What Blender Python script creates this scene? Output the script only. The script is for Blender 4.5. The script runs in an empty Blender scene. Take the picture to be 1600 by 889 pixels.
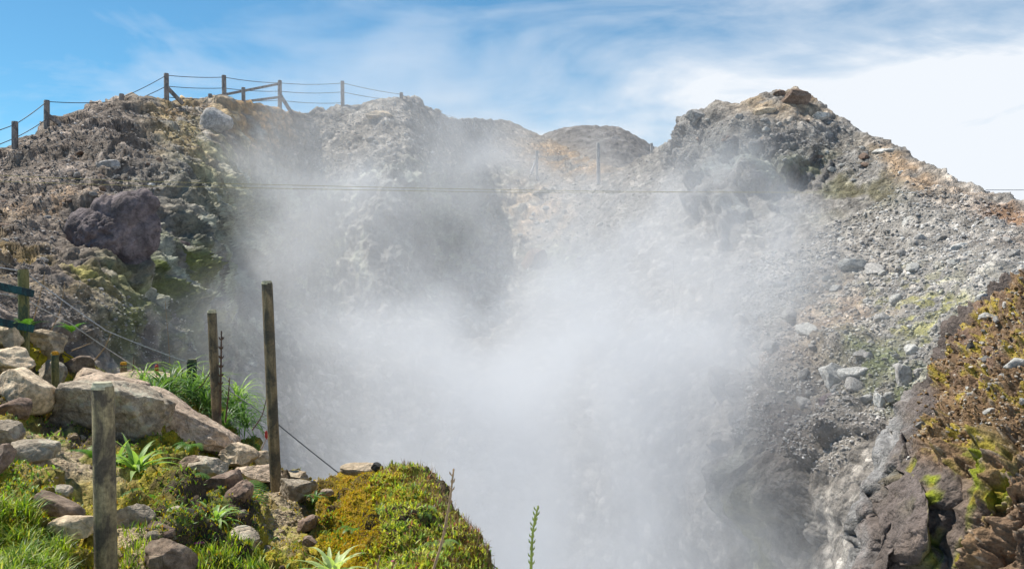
import bpy, math, random
import numpy as np
from mathutils import Vector, Matrix, Euler

random.seed(7)
rng = np.random.default_rng(11)
F = 1400.0                                   # focal length in pixels of the 1600 px wide photograph
sc = bpy.context.scene
col = sc.collection

def at(px, py, d):
    return np.array([(px - 800.0) / F * d, d, -(py - 444.5) / F * d])

# ------------------------------------------------------------------ numpy noise
def _h(ix, iy, iz, s):
    n = (ix.astype(np.int64) * 374761393 + iy.astype(np.int64) * 668265263 + iz.astype(np.int64) * 2147483647 * 3 + s * 1274126177) & 0xFFFFFFFF
    n = (n ^ (n >> 13)) * 1274126177 & 0xFFFFFFFF
    n = (n ^ (n >> 16)) * 2246822519 & 0xFFFFFFFF
    return (n ^ (n >> 15)) & 0xFFFFFFFF

def perlin(p, s=0):
    p = np.asarray(p, dtype=np.float64)
    i = np.floor(p).astype(np.int64); f = p - i
    u = f * f * f * (f * (f * 6 - 15) + 10)
    out = 0
    for dx in (0, 1):
        wx = u[:, 0] if dx else 1 - u[:, 0]
        for dy in (0, 1):
            wy = u[:, 1] if dy else 1 - u[:, 1]
            for dz in (0, 1):
                wz = u[:, 2] if dz else 1 - u[:, 2]
                h = _h(i[:, 0] + dx, i[:, 1] + dy, i[:, 2] + dz, s)
                gx = (h & 1023) / 511.5 - 1; gy = ((h >> 10) & 1023) / 511.5 - 1; gz = ((h >> 20) & 1023) / 511.5 - 1
                out = out + wx * wy * wz * (gx * (f[:, 0] - dx) + gy * (f[:, 1] - dy) + gz * (f[:, 2] - dz))
    return out * 1.3

def fbm(p, octv=4, s=0, lac=2.03, g=0.5):
    a = 1.0; t = 0; q = np.asarray(p, float).copy(); n = 0
    for k in range(octv):
        t = t + a * perlin(q, s + k * 17); n += a
        a *= g; q = q * lac + 3.7
    return t / n * 1.6

def ridged(p, octv=4, s=0):
    a = 1.0; t = 0; q = np.asarray(p, float).copy(); n = 0
    for k in range(octv):
        t = t + a * (1 - np.abs(perlin(q, s + k * 13)) * 2.6); n += a
        a *= 0.5; q = q * 2.07 + 1.3
    return t / n

def voronoi(p, s=0):
    p = np.asarray(p, float); i = np.floor(p).astype(np.int64)
    f1 = np.full(len(p), 9.0); f2 = np.full(len(p), 9.0); idr = np.zeros(len(p))
    for dx in (-1, 0, 1):
        for dy in (-1, 0, 1):
            for dz in (-1, 0, 1):
                c = i + np.array([dx, dy, dz])
                h = _h(c[:, 0], c[:, 1], c[:, 2], s)
                o = np.stack([(h & 1023) / 1023., ((h >> 10) & 1023) / 1023., ((h >> 20) & 1023) / 1023.], 1)
                d = np.sqrt(((c + o - p) ** 2).sum(1))
                m = d < f1
                f2 = np.where(m, f1, np.minimum(f2, d))
                idr = np.where(m, ((h >> 7) & 4095) / 4095., idr)
                f1 = np.where(m, d, f1)
    return f1, f2, idr

def sm(a, b, x):
    t = np.clip((x - a) / (b - a), 0, 1)
    return t * t * (3 - 2 * t)

# ------------------------------------------------------------------ materials
def nodes_of(m):
    m.use_nodes = True
    nt = m.node_tree; nt.nodes.clear()
    return nt, nt.nodes, nt.links

class G:
    """tiny node-graph writer"""
    def __init__(s, m):
        s.nt, s.n, s.l = nodes_of(m)
        s.out = s.n.new('ShaderNodeOutputMaterial')
        s.tc = s.n.new('ShaderNodeTexCoord')
    def add(s, t, ins=None, **kw):
        nd = s.n.new(t)
        for k, v in kw.items(): setattr(nd, k, v)
        for k, v in (ins or {}).items():
            if hasattr(v, 'is_linked') or isinstance(v, bpy.types.NodeSocket): s.l.new(v, nd.inputs[k])
            else: nd.inputs[k].default_value = v
        return nd
    def noise(s, vec, scale, detail=6, rough=0.6, dist=0.0):
        return s.add('ShaderNodeTexNoise', {'Vector': vec, 'Scale': scale, 'Detail': detail, 'Roughness': rough, 'Distortion': dist}).outputs['Fac']
    def vor(s, vec, scale, feature='F1'):
        return s.add('ShaderNodeTexVoronoi', {'Vector': vec, 'Scale': scale}, feature=feature)
    def ramp(s, fac, stops):
        r = s.add('ShaderNodeValToRGB', {'Fac': fac}); e = r.color_ramp.elements
        e[0].position = stops[0][0]; e[0].color = (*stops[0][1], 1) if isinstance(stops[0][1], tuple) else (stops[0][1],) * 3 + (1,)
        e[1].position = stops[-1][0]; e[1].color = (*stops[-1][1], 1) if isinstance(stops[-1][1], tuple) else (stops[-1][1],) * 3 + (1,)
        for p, c in stops[1:-1]:
            x = e.new(p); x.color = (*c, 1) if isinstance(c, tuple) else (c, c, c, 1)
        return r.outputs['Color']
    def mix(s, fac, a, b, mode='MIX'):
        nd = s.n.new('ShaderNodeMix'); nd.data_type = 'RGBA'; nd.blend_type = mode
        for k, v in ((0, fac), (6, a), (7, b)):
            if isinstance(v, bpy.types.NodeSocket): s.l.new(v, nd.inputs[k])
            elif k == 0: nd.inputs[0].default_value = v
            else: nd.inputs[k].default_value = (*v, 1) if len(v) == 3 else v
        return nd.outputs[2]
    def math(s, op, a, b=None, clamp=False):
        nd = s.n.new('ShaderNodeMath'); nd.operation = op; nd.use_clamp = clamp
        for k, v in ((0, a), (1, b)):
            if v is None: continue
            if isinstance(v, bpy.types.NodeSocket): s.l.new(v, nd.inputs[k])
            else: nd.inputs[k].default_value = v
        return nd.outputs[0]
    def bump(s, h, strength, dist, normal=None):
        i = {'Height': h, 'Strength': strength, 'Distance': dist}
        if normal is not None: i['Normal'] = normal
        return s.add('ShaderNodeBump', i).outputs['Normal']
    def principled(s, color, rough=0.9, normal=None, spec=0.3, **kw):
        i = {'Base Color': color, 'Roughness': rough, 'Specular IOR Level': spec}
        if normal is not None: i['Normal'] = normal
        i.update(kw)
        p = s.add('ShaderNodeBsdfPrincipled', i)
        s.l.new(p.outputs[0], s.out.inputs['Surface'])
        return p

def mapping(g, scale, src='Object', rot=(0, 0, 0)):
    return g.add('ShaderNodeMapping', {'Vector': g.tc.outputs[src], 'Scale': scale, 'Rotation': rot}).outputs[0]

def mat_terrain(name, fine=6.0, bumpd=0.05, var=0.55, spec=0.25):
    m = bpy.data.materials.new(name); g = G(m)
    v = g.tc.outputs['Object']
    a = g.add('ShaderNodeAttribute', attribute_name='Col').outputs['Color']
    n1 = g.noise(v, fine * 0.35, 8, 0.68)
    n2 = g.noise(v, fine * 2.5, 6, 0.7)
    vo = g.vor(v, fine)
    vo2 = g.vor(v, fine * 2.7)
    k = g.ramp(n1, [(0.30, 1 - var * 0.75), (0.5, 1.0), (0.72, 1 + var * 0.6)])
    k2 = g.ramp(n2, [(0.3, 0.72), (0.7, 1.3)])
    peb = g.mix(0.45, (1, 1, 1), g.ramp(vo.outputs['Color'], [(0.1, 0.55), (0.9, 1.45)]), 'MIX')
    c = g.mix(1.0, g.mix(1.0, g.mix(1.0, a, k, 'MULTIPLY'), k2, 'MULTIPLY'), peb, 'MULTIPLY')
    h1 = g.math('MULTIPLY', vo.outputs['Distance'], -0.8)
    h2 = g.math('MULTIPLY', vo2.outputs['Distance'], -0.4)
    h = g.math('ADD', g.math('ADD', h1, h2), g.math('ADD', g.math('MULTIPLY', n2, 0.8), n1))
    g.principled(c, 0.92, g.bump(h, 0.9, bumpd), spec)
    return m

def mat_rock(name, c1, c2, scale=3.0, bumpd=0.02, moss=None, mossamt=0.0, lichen=0.0, attr=False, crack=0.5):
    m = bpy.data.materials.new(name); g = G(m)
    v = g.tc.outputs['Object']
    rnd = g.add('ShaderNodeObjectInfo').outputs['Random']
    off = g.add('ShaderNodeVectorMath', {0: v, 1: g.add('ShaderNodeCombineXYZ', {'X': g.math('MULTIPLY', rnd, 37.0), 'Y': g.math('MULTIPLY', rnd, 11.0)}).outputs[0]}, operation='ADD').outputs[0]
    n1 = g.noise(off, scale, 8, 0.65, 0.3)
    n2 = g.noise(off, scale * 9, 6, 0.7)
    n3 = g.noise(off, scale * 2.6, 5, 0.6, 0.6)
    c = g.mix(g.ramp(n1, [(0.35, 0.0), (0.65, 1.0)]), c1, c2)
    c = g.mix(1.0, c, g.ramp(n2, [(0.3, 0.55), (0.7, 1.4)]), 'MULTIPLY')
    c = g.mix(1.0, c, g.ramp(rnd, [(0.0, 0.82), (1.0, 1.2)]), 'MULTIPLY')
    c = g.mix(1.0, c, g.ramp(n3, [(0.38, 0.62), (0.6, 1.12)]), 'MULTIPLY')
    cr = g.vor(off, scale * 1.7, 'DISTANCE_TO_EDGE').outputs['Distance']
    crk = g.ramp(cr, [(0.0, 0.0), (0.03, 1.0)])
    if lichen:
        li = g.ramp(n3, [(0.56, 0.0), (0.62, 1.0)])
        c = g.mix(g.math('MULTIPLY', li, lichen), c, (0.42, 0.42, 0.33))
    if moss:
        geo = g.add('ShaderNodeNewGeometry')
        up = g.add('ShaderNodeSeparateXYZ', {0: geo.outputs['Normal']}).outputs['Z']
        k = g.math('ADD', g.math('MULTIPLY', up, 0.18), g.math('ADD', n3, mossamt - 0.5))
        k = g.ramp(k, [(0.47, 0.0), (0.56, 1.0)])
        mc = g.mix(g.ramp(n2, [(0.35, 0.0), (0.65, 1.0)]), moss[0], moss[1])
        c = g.mix(k, c, mc)
    h = g.math('ADD', g.math('MULTIPLY', n2, 0.5), g.math('ADD', n1, g.math('MULTIPLY', crk, crack * 0.25)))
    g.principled(c, 0.9, g.bump(h, 0.8, bumpd), 0.3)
    return m

def mat_leaf(name, c1, c2, scale=4.0, trans=0.45, attr=False, rough=0.45):
    m = bpy.data.materials.new(name); g = G(m)
    if attr:
        c = g.add('ShaderNodeAttribute', attribute_name='Col').outputs['Color']
    else:
        rnd = g.add('ShaderNodeObjectInfo').outputs['Random']
        n = g.noise(g.tc.outputs['Object'], scale, 4, 0.6)
        c = g.mix(g.ramp(n, [(0.35, 0.0), (0.65, 1.0)]), c1, c2)
        c = g.mix(1.0, c, g.ramp(rnd, [(0.0, 0.8), (1.0, 1.25)]), 'MULTIPLY')
    p = g.add('ShaderNodeBsdfPrincipled', {'Base Color': c, 'Roughness': rough, 'Specular IOR Level': 0.4})
    t = g.add('ShaderNodeBsdfTranslucent', {'Color': g.mix(1.0, c, (1.5, 1.6, 0.6), 'MULTIPLY')})
    mx = g.add('ShaderNodeMixShader', {0: trans})
    g.l.new(p.outputs[0], mx.inputs[1]); g.l.new(t.outputs[0], mx.inputs[2])
    g.l.new(mx.outputs[0], g.out.inputs['Surface'])
    return m

def mat_wood(name, c1, c2, c3, scale=1.0, lichen=None):
    m = bpy.data.materials.new(name); g = G(m)
    v = mapping(g, (14 * scale, 14 * scale, 1.3 * scale))
    v2 = mapping(g, (5 * scale, 5 * scale, 2.2 * scale))
    n1 = g.noise(v, 2.0, 8, 0.65, 0.4); n2 = g.noise(v2, 1.6, 6, 0.6, 0.5); n3 = g.noise(g.tc.outputs['Object'], 60, 3, 0.6)
    c = g.mix(g.ramp(n1, [(0.35, 0.0), (0.65, 1.0)]), c1, c2)
    c = g.mix(g.ramp(n2, [(0.47, 0.0), (0.57, 1.0)]), c, c3)
    c = g.mix(1.0, c, g.ramp(n3, [(0.3, 0.7), (0.7, 1.25)]), 'MULTIPLY')
    if lichen:
        c = g.mix(g.ramp(g.noise(g.tc.outputs['Object'], 9, 6, 0.7), [(0.55, 0.0), (0.62, 1.0)]), c, lichen)
    h = g.math('ADD', n1, g.math('MULTIPLY', n3, 0.4))
    g.principled(c, 0.85, g.bump(h, 0.7, 0.012), 0.3)
    return m

def mat_plain(name, c, rough=0.6, metal=0.0, scale=40):
    m = bpy.data.materials.new(name); g = G(m)
    n = g.noise(g.tc.outputs['Object'], scale, 4, 0.6)
    cc = g.mix(1.0, c, g.ramp(n, [(0.3, 0.7), (0.7, 1.3)]), 'MULTIPLY')
    g.principled(cc, rough, None, 0.4, Metallic=metal)
    return m

M = {}
M['crater'] = mat_terrain('volcanic_scree', 5.0, 0.10)
M['hill'] = mat_terrain('far_scree', 2.2, 0.12)
M['fore'] = mat_terrain('mossy_ground', 26.0, 0.02, 0.5)
M['outcrop'] = mat_terrain('outcrop_rock', 16.0, 0.03, 0.55, 0.35)
M['gravel'] = mat_terrain('loose_stone', 9.0, 0.02, 0.3)
TAN = ((0.50, 0.38, 0.25), (0.68, 0.55, 0.40)); MOSSY = ((0.22, 0.16, 0.014), (0.34, 0.29, 0.02))
M['rock_tan'] = mat_rock('tan_rock', *TAN, 3.0, 0.045, MOSSY, -0.02, 0.25)
M['rock_pink'] = mat_rock('pink_rock', (0.47, 0.35, 0.26), (0.62, 0.49, 0.37), 3.0, 0.06, MOSSY, -0.10, 0.2)
M['rock_grey'] = mat_rock('grey_rock', (0.31, 0.255, 0.19), (0.48, 0.41, 0.32), 3.0, 0.06, MOSSY, -0.05, 0.6)
M['rock_moss'] = mat_rock('mossy_rock', (0.16, 0.115, 0.08), (0.27, 0.20, 0.15), 4.0, 0.03, ((0.24, 0.13, 0.012), (0.22, 0.20, 0.02)), 0.10, 0.1)
M['rock_brown'] = mat_rock('brown_rock', (0.17, 0.115, 0.085), (0.28, 0.20, 0.155), 4.0, 0.03, MOSSY, -0.04, 0.1)
M['rock_dark'] = mat_rock('dark_rock', (0.035, 0.035, 0.037), (0.07, 0.068, 0.065), 5.0, 0.02)
M['rock_pale'] = mat_rock('pale_rock', (0.38, 0.37, 0.35), (0.55, 0.54, 0.51), 2.5, 0.03)
M['rock_scree'] = mat_rock('scree_rock', (0.25, 0.24, 0.23), (0.42, 0.40, 0.38), 2.5, 0.03)
M['rock_lava'] = mat_rock('lava_rock', (0.12, 0.10, 0.108), (0.27, 0.22, 0.22), 1.4, 0.14, ((0.10, 0.13, 0.012), (0.18, 0.17, 0.03)), -0.12)
M['leaf'] = mat_leaf('strap_leaf', (0.055, 0.13, 0.035), (0.15, 0.25, 0.08), 3.0, 0.4)
M['leaf_pale'] = mat_leaf('pale_leaf', (0.16, 0.27, 0.07), (0.30, 0.40, 0.16), 3.0, 0.45)
M['leaf_stripe'] = mat_leaf('cream_leaf', (0.22, 0.32, 0.10), (0.50, 0.52, 0.32), 5.0, 0.4)
M['fern'] = mat_leaf('fern_leaf', (0.05, 0.14, 0.02), (0.12, 0.24, 0.04), 8.0, 0.45)
M['fern_pale'] = mat_leaf('pale_fern', (0.12, 0.22, 0.05), (0.24, 0.32, 0.10), 8.0, 0.45)
M['fern_dry'] = mat_leaf('dry_fern', (0.18, 0.09, 0.03), (0.30, 0.17, 0.07), 8.0, 0.35)
M['cover'] = mat_leaf('cover_leaf', None, None, attr=True, trans=0.4)
M['stalk'] = mat_plain('dry_stalk', (0.30, 0.21, 0.12), 0.85)
M['stalk_dark'] = mat_plain('dark_stalk', (0.10, 0.06, 0.04), 0.85)
M['stalk_green'] = mat_plain('green_stalk', (0.22, 0.27, 0.05), 0.7)
M['red'] = mat_plain('red_flower', (0.40, 0.04, 0.03), 0.6)
M['magenta'] = mat_plain('magenta_flower', (0.55, 0.04, 0.25), 0.5)
M['post'] = mat_wood('weathered_post', (0.15, 0.115, 0.065), (0.27, 0.21, 0.125), (0.085, 0.075, 0.055))
M['post_near'] = mat_wood('lichen_post', (0.19, 0.15, 0.08), (0.34, 0.28, 0.16), (0.085, 0.07, 0.05))
M['post_grey'] = mat_wood('grey_post', (0.17, 0.155, 0.15), (0.30, 0.27, 0.25), (0.11, 0.11, 0.115))
M['post_hazed'] = mat_wood('haze_paled_post', (0.34, 0.33, 0.33), (0.50, 0.48, 0.46), (0.26, 0.26, 0.26))  # gully post wood, haze over it put into the colour as paler tones
M['post_teal'] = mat_wood('teal_painted_post', (0.012, 0.035, 0.04), (0.03, 0.06, 0.06), (0.02, 0.03, 0.03))
M['post_olive'] = mat_wood('olive_post', (0.14, 0.14, 0.05), (0.22, 0.20, 0.09), (0.06, 0.08, 0.05))
M['rail_teal'] = mat_wood('teal_rail', (0.012, 0.06, 0.075), (0.03, 0.10, 0.11), (0.02, 0.04, 0.05))
M['top_lichen'] = mat_plain('orange_lichen', (0.45, 0.24, 0.02), 0.9, 0, 60)
M['top_grey'] = mat_plain('cut_wood_top', (0.42, 0.40, 0.28), 0.9, 0, 60)
M['wire'] = mat_plain('steel_wire', (0.42, 0.42, 0.43), 0.5, 0.2)
M['wire_dark'] = mat_plain('dark_wire', (0.03, 0.035, 0.045), 0.6)
M['rope'] = mat_plain('yellow_rope', (0.34, 0.30, 0.13), 0.7)

# ------------------------------------------------------------------ mesh helpers
def mesh_from(name, V, Fc, mat, smooth=True, colr=None, parent=None, attrs=None):
    V = np.asarray(V, np.float32); Fc = np.asarray(Fc, np.int32)
    me = bpy.data.meshes.new(name)
    n = Fc.shape[1]
    me.vertices.add(len(V)); me.vertices.foreach_set('co', V.ravel())
    me.loops.add(Fc.size); me.loops.foreach_set('vertex_index', Fc.ravel())
    me.polygons.add(len(Fc)); me.polygons.foreach_set('loop_start', np.arange(0, Fc.size, n, dtype=np.int32))
    me.update(calc_edges=True)
    me.polygons.foreach_set('use_smooth', np.full(len(Fc), smooth))
    if colr is not None:
        a = me.color_attributes.new('Col', 'FLOAT_COLOR', 'POINT')
        c = np.ones((len(V), 4), np.float32); c[:, :3] = colr
        a.data.foreach_set('color', c.ravel())
    if mat is not None: me.materials.append(mat)
    o = bpy.data.objects.new(name, me); col.objects.link(o)
    if parent is not None: o.parent = parent
    return o

def tag(o, label=None, cat=None, group=None, kind=None):
    if label: o['label'] = label
    if cat: o['category'] = cat
    if group: o['group'] = group
    if kind: o['kind'] = kind
    return o

def empty(name, loc):
    o = bpy.data.objects.new(name, None); col.objects.link(o); o.location = loc
    o.empty_display_size = 0.1
    return o

def grid_faces(nr, nc):
    a = np.arange(nr * nc).reshape(nr, nc)
    return np.stack([a[:-1, :-1], a[1:, :-1], a[1:, 1:], a[:-1, 1:]], -1).reshape(-1, 4)

def grid_normals(P):
    du = np.gradient(P, axis=1); dv = np.gradient(P, axis=0)
    n = np.cross(dv, du); n /= (np.linalg.norm(n, axis=2, keepdims=True) + 1e-9)
    return n

def rbf_fit(pts):
    pts = np.array(pts, float); X = pts[:, :2] / 400.; y = np.log(pts[:, 2])
    def ker(a, b):
        r2 = ((a[:, None] - b[None]) ** 2).sum(2)
        return 0.5 * r2 * np.log(r2 + 1e-9)
    n = len(X); K = ker(X, X) + np.eye(n) * 0.012
    Pm = np.c_[np.ones(n), X]
    A = np.block([[K, Pm], [Pm.T, np.zeros((3, 3))]])
    w = np.linalg.solve(A, np.r_[y, 0, 0, 0])
    def f(px, py):
        q = np.c_[np.ravel(px), np.ravel(py)] / 400.
        out = np.zeros(len(q))
        for k in range(0, len(q), 50000):
            qq = q[k:k + 50000]
            out[k:k + 50000] = ker(qq, X) @ w[:n] + np.c_[np.ones(len(qq)), qq] @ w[n:]
        return np.exp(out).reshape(np.shape(px))
    return f

def curve_y(pts, x):
    pts = np.array(pts, float)
    y = np.interp(x, pts[:, 0], pts[:, 1])
    return y

def blob(px, py, cx, cy, rx, ry, ang=0.0):
    a = math.radians(ang); dx = px - cx; dy = py - cy
    u = dx * math.cos(a) + dy * math.sin(a); v = -dx * math.sin(a) + dy * math.cos(a)
    return np.exp(-((u / rx) ** 2 + (v / ry) ** 2))

def lobes(px, py, L, wob=0.0, w1=0, w2=0):
    h = np.zeros_like(px); idx = np.full(px.shape, -1)
    x = px + wob * w1; y = py + wob * w2
    for i, (cx_, cy_, rx_, ry_, ang, amp) in enumerate(L):
        a = math.radians(ang); dx = x - cx_; dy = y - cy_
        u = (dx * math.cos(a) + dy * math.sin(a)) / rx_; v = (-dx * math.sin(a) + dy * math.cos(a)) / ry_
        r = (np.abs(u) ** 2.4 + np.abs(v) ** 2.4)
        t = amp * np.sqrt(np.clip(1 - r, 0, 1))
        idx = np.where(t > h, i, idx); h = np.maximum(h, t)
    return h, idx

def lerp(c, tgt, k):
    return c * (1 - k[..., None]) + np.array(tgt) * k[..., None]

def laid(P, N, away, rows, drop):
    """rows behind a crest: the ground carries on and falls away"""
    return None

# ------------------------------------------------------------------ crater terrain
RIDGE = [(-260, 330), (-160, 290), (-60, 262), (0, 247), (35, 232), (60, 214), (100, 198), (130, 180), (165, 172), (190, 163), (205, 160), (225, 170), (262, 166), (290, 160), (320, 154), (350, 156),
         (375, 163), (400, 170), (440, 176), (470, 178), (500, 170), (535, 167), (570, 163), (600, 156), (627, 153), (650, 154), (672, 168), (690, 180), (712, 187),
         (745, 186), (795, 189), (815, 197), (835, 208), (850, 214), (880, 228), (910, 243), (945, 262), (975, 262), (1000, 250), (1030, 236), (1058, 218), (1068, 190), (1085, 177), (1120, 172),
         (1150, 162), (1180, 158), (1205, 154), (1215, 143), (1240, 137), (1258, 145), (1275, 163), (1300, 178), (1318, 194), (1340, 207), (1370, 220), (1400, 238),
         (1440, 258), (1480, 272), (1520, 286), (1560, 303), (1600, 325), (1650, 352), (1720, 390), (1800, 430)]
CP = [(-250, 330, 21), (-120, 275, 24), (0, 248, 26), (100, 200, 28), (190, 163, 31), (260, 165, 33), (350, 156, 34), (450, 177, 38), (535, 167, 42), (630, 153, 42), (700, 186, 49),
      (760, 188, 62), (840, 210, 66), (900, 238, 58), (945, 262, 50), (1000, 250, 47), (1035, 235, 45), (1075, 185, 41), (1240, 137, 38), (1330, 200, 36), (1400, 240, 33), (1500, 283, 29),
      (1600, 325, 25), (1780, 420, 18),
      (-200, 420, 13), (0, 350, 19.5), (180, 370, 18.5), (110, 480, 14.5), (0, 430, 14.5), (250, 480, 19), (335, 330, 26.5), (285, 250, 28), (245, 330, 22), (300, 420, 22.5), (385, 330, 32), (470, 290, 38), (440, 380, 34), (640, 300, 34.5), (600, 330, 34), (755, 330, 45), (745, 255, 50), (300, 500, 21), (400, 400, 30), (450, 300, 34),
      (550, 300, 36), (610, 230, 36.5), (680, 230, 40), (620, 400, 33), (740, 400, 40), (780, 250, 54), (840, 270, 50), (850, 350, 45), (870, 420, 38), (935, 278, 45), (1000, 300, 41),
      (1000, 400, 34), (1150, 250, 35.5), (1150, 350, 32), (1250, 235, 34.5), (1250, 300, 34), (1340, 260, 33), (1340, 320, 31.5), (1200, 450, 27), (1300, 380, 28), (1430, 300, 28), (1500, 400, 21), (1400, 480, 19.5), (1300, 600, 17),
      (1250, 520, 21), (1600, 430, 16.5), (1180, 700, 18), (1250, 889, 15), (1100, 600, 23), (1000, 550, 27), (900, 600, 27), (700, 550, 31), (500, 600, 27), (350, 650, 21), (200, 600, 14.5),
      (50, 560, 13), (800, 1000, 22), (400, 900, 19), (1300, 1000, 13.5), (1600, 700, 12.5), (0, 800, 12), (100, 1000, 14), (600, 1000, 22), (1100, 1000, 19)]
Dc = rbf_fit(CP)
ncx, nrx = 1180, 500
cx = np.linspace(-250, 1790, ncx)
ry = curve_y(RIDGE, cx)
tt = np.linspace(0, 1, nrx)
PX = np.repeat(cx[None], nrx, 0)
PY = ry[None] + (1000 - ry[None]) * tt[:, None]
DD = Dc(PX, PY)
base = np.stack([(PX - 800) / F * DD, DD, -(PY - 444.5) / F * DD], -1)
# behind the crest the slope falls away from the crater
nb = 26
top = base[0]
ups = []
for k in range(nb, 0, -1):
    s = 0.12 * k + 0.09 * k * k
    p = top.copy(); p[:, 1] += s; p[:, 0] += (top[:, 0] / top[:, 1]) * s; p[:, 2] -= 0.02 * s + 0.45 * s * min(1, s / 4) + top[:, 2] * 0.0
    ups.append(p)
base = np.concatenate([np.stack(ups), base], 0)
PXe = np.concatenate([np.repeat(cx[None], nb, 0), PX], 0); PYe = np.concatenate([np.repeat(ry[None], nb, 0), PY], 0)
N = grid_normals(base)
if (N[nb + 50:, :, 1].mean()) > 0: N = -N
# soften normals near crest
q = base.reshape(-1, 3)
fx, fy = PXe.ravel(), PYe.ravel()
wx = fx + 40 * perlin(q * 0.35, 3) * 1.0; wy = fy + 30 * perlin(q * 0.35, 4)
left = 1 - sm(200, 330, wx - (wy - 250) * 0.35)          # loose brown mound
fl = blob(wx, wy, 430, 360, 150, 150) + blob(wx, wy, 705, 350, 95, 120) + 0.8 * blob(wx, wy, 300, 450, 90, 120)
fl = np.clip(fl, 0, 1)                                   # fluted clay walls
crag = np.clip(blob(wx, wy, 1190, 290, 170, 80) + 0.8 * blob(wx, wy, 1110, 200, 70, 40) + blob(wx, wy, 1230, 700, 110, 200) + 0.9 * blob(wx, wy, 280, 300, 60, 110, -25) + 0.7*blob(wx, wy, 1320, 620, 90, 70), 0, 1)
dist = q[:, 1]
big = ridged(q * np.array([0.22, 0.22, 0.2]), 4, 5)
med = fbm(q * 0.9, 4, 9)
flute = ridged(q * np.array([0.9, 0.9, 0.16]) + 0.35 * np.stack([perlin(q * 0.5, 21)] * 3, 1), 4, 31)
v1, v2, vid = voronoi(q * 1.5 + 0.25 * np.stack([med, med, med], 1), 41)
lump = np.clip(0.62 - v1, 0, 1) * (vid > 0.35)
v1b, v2b, vidb = voronoi(q * 3.6, 43)
lumpb = np.clip(0.55 - v1b, 0, 1) * (vidb > 0.3)
v1c, _, vidc = voronoi(q * 0.75 + 0.2 * np.stack([med, -med, med], 1), 47)
lobe = np.sqrt(np.clip(0.8 - v1c, 0, 1))
fine = fbm(q * 5.0, 3, 61)
scree = np.clip(1 - fl - crag, 0.12, 1)
LT = [(1155, 268, 20, 38, 12, .8), (1190, 280, 22, 34, 0, .9), (1243, 262, 24, 26, 10, .7), (1284, 276, 19, 26, 0, .45), (1120, 305, 18, 50, 12, .8), (1215, 232, 46, 12, -5, .5), (1150, 330, 20, 44, 10, .7), (1098, 196, 20, 16, 0, .4), (1075, 245, 16, 30, 20, .6),
      (1205, 752, 42, 88, -8, 1.0), (1240, 672, 42, 50, -20, .8), (1252, 596, 36, 30, -20, .6), (1192, 640, 26, 48, -15, .7), (1228, 548, 44, 20, -15, .5), (1262, 760, 26, 70, 5, .7), (1172, 700, 18, 60, 0, .6), (1340, 672, 40, 30, 20, .6), (1300, 700, 34, 40, 0, .5), (1345, 560, 46, 18, 20, .35),
      (340, 345, 16, 44, -38, .4), (300, 372, 26, 16, 20, .4), (290, 430, 16, 60, -15, .7), (258, 520, 18, 60, -5, .7), (312, 440, 12, 50, -15, .5), (276, 520, 12, 60, -8, .6), (330, 480, 24, 70, -10, .7), (215, 500, 30, 34, 0, .5), (390, 400, 22, 80, -12, .6), (175, 248, 44, 12, 5, .5), (230, 420, 18, 34, 0, .5)]
lbh, lbi = lobes(fx, fy, LT, 24.0, med * 1.5 + .4 * flute, fbm(q * .9, 4, 10) * 1.5)
lbh = lbh * (.55 + .45 * sm(400, 700, fx))
upr = 1 - sm(225, 300, wy) * 1.0
upc = upr * sm(380, 480, wx) * (1 - sm(980, 1050, wx))
fl = fl * (1 - .75 * upr)
scree = np.clip(1 - fl - crag, 0.12, 1)
disp = (0.62 * (big - 0.3) * (0.5 + 0.25 * left + 0.45 * crag) * (1 - .6 * upc) + 0.24 * med + 0.95 * (flute - 0.4) * fl + .35 * (ridged(q * np.array([2.4, 2.4, 0.35]), 3, 33) - .4) * fl + 0.34 * lump * (0.15 + 0.6 * scree + 0.35 * left) * (1 - fl * .8) * (1 - .5 * upc) + 0.14 * lumpb * scree
        + 0.45 * (lobe - 0.3) * crag * (lbi < 0) + .75 * lbh * (1 + .35 * med) + 0.07 * fine * (0.6 + 0.6 * left))
# terraces on the brown mound
ter = np.abs(((q[:, 2] * 0.9 + 0.5 * med + 0.2 * fine) % 1.0) - 0.5)
disp += left * (0.32 - 0.6 * ter) * 0.42
hillm = blob(wx, wy, 790, 215, 90, 40)
disp *= (1 - 0.6 * np.clip(hillm, 0, 1))
Vc = q + N.reshape(-1, 3) * disp[:, None]
# colour (albedo)
C = np.ones((len(q), 3)) * np.array([0.275, 0.258, 0.24])
C = lerp(C, (0.175, 0.138, 0.112), 0.85 * left)
cn = fbm(q * 0.8, 5, 71); cn2 = fbm(q * 2.3, 4, 72); cn3 = fbm(q * np.array([1.2, 1.2, 0.22]), 4, 73)
C = lerp(C, (0.34, 0.35, 0.31), 0.75 * fl)
C = lerp(C, (0.16, 0.15, 0.15), fl * sm(-0.02, 0.25, cn3) * 0.9)
C = lerp(C, (0.52, 0.56, 0.42), fl * sm(0.02, 0.35, -cn3) * 0.85)
C = lerp(C, (0.19, 0.18, 0.17), crag * 0.6)
C = lerp(C, (0.20, 0.178, 0.155), upc * .8)
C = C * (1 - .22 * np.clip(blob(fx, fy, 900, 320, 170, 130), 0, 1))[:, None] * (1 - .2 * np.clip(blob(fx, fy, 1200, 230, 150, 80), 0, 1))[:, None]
C = lerp(C, (0.30, 0.25, 0.20), np.clip(blob(fx, fy, 1300, 640, 140, 160), 0, 1) * .5)
C = lerp(C, (0.15, 0.145, 0.15), np.clip(lbh * 2, 0, 1) * (fx > 500) * .4)
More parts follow.
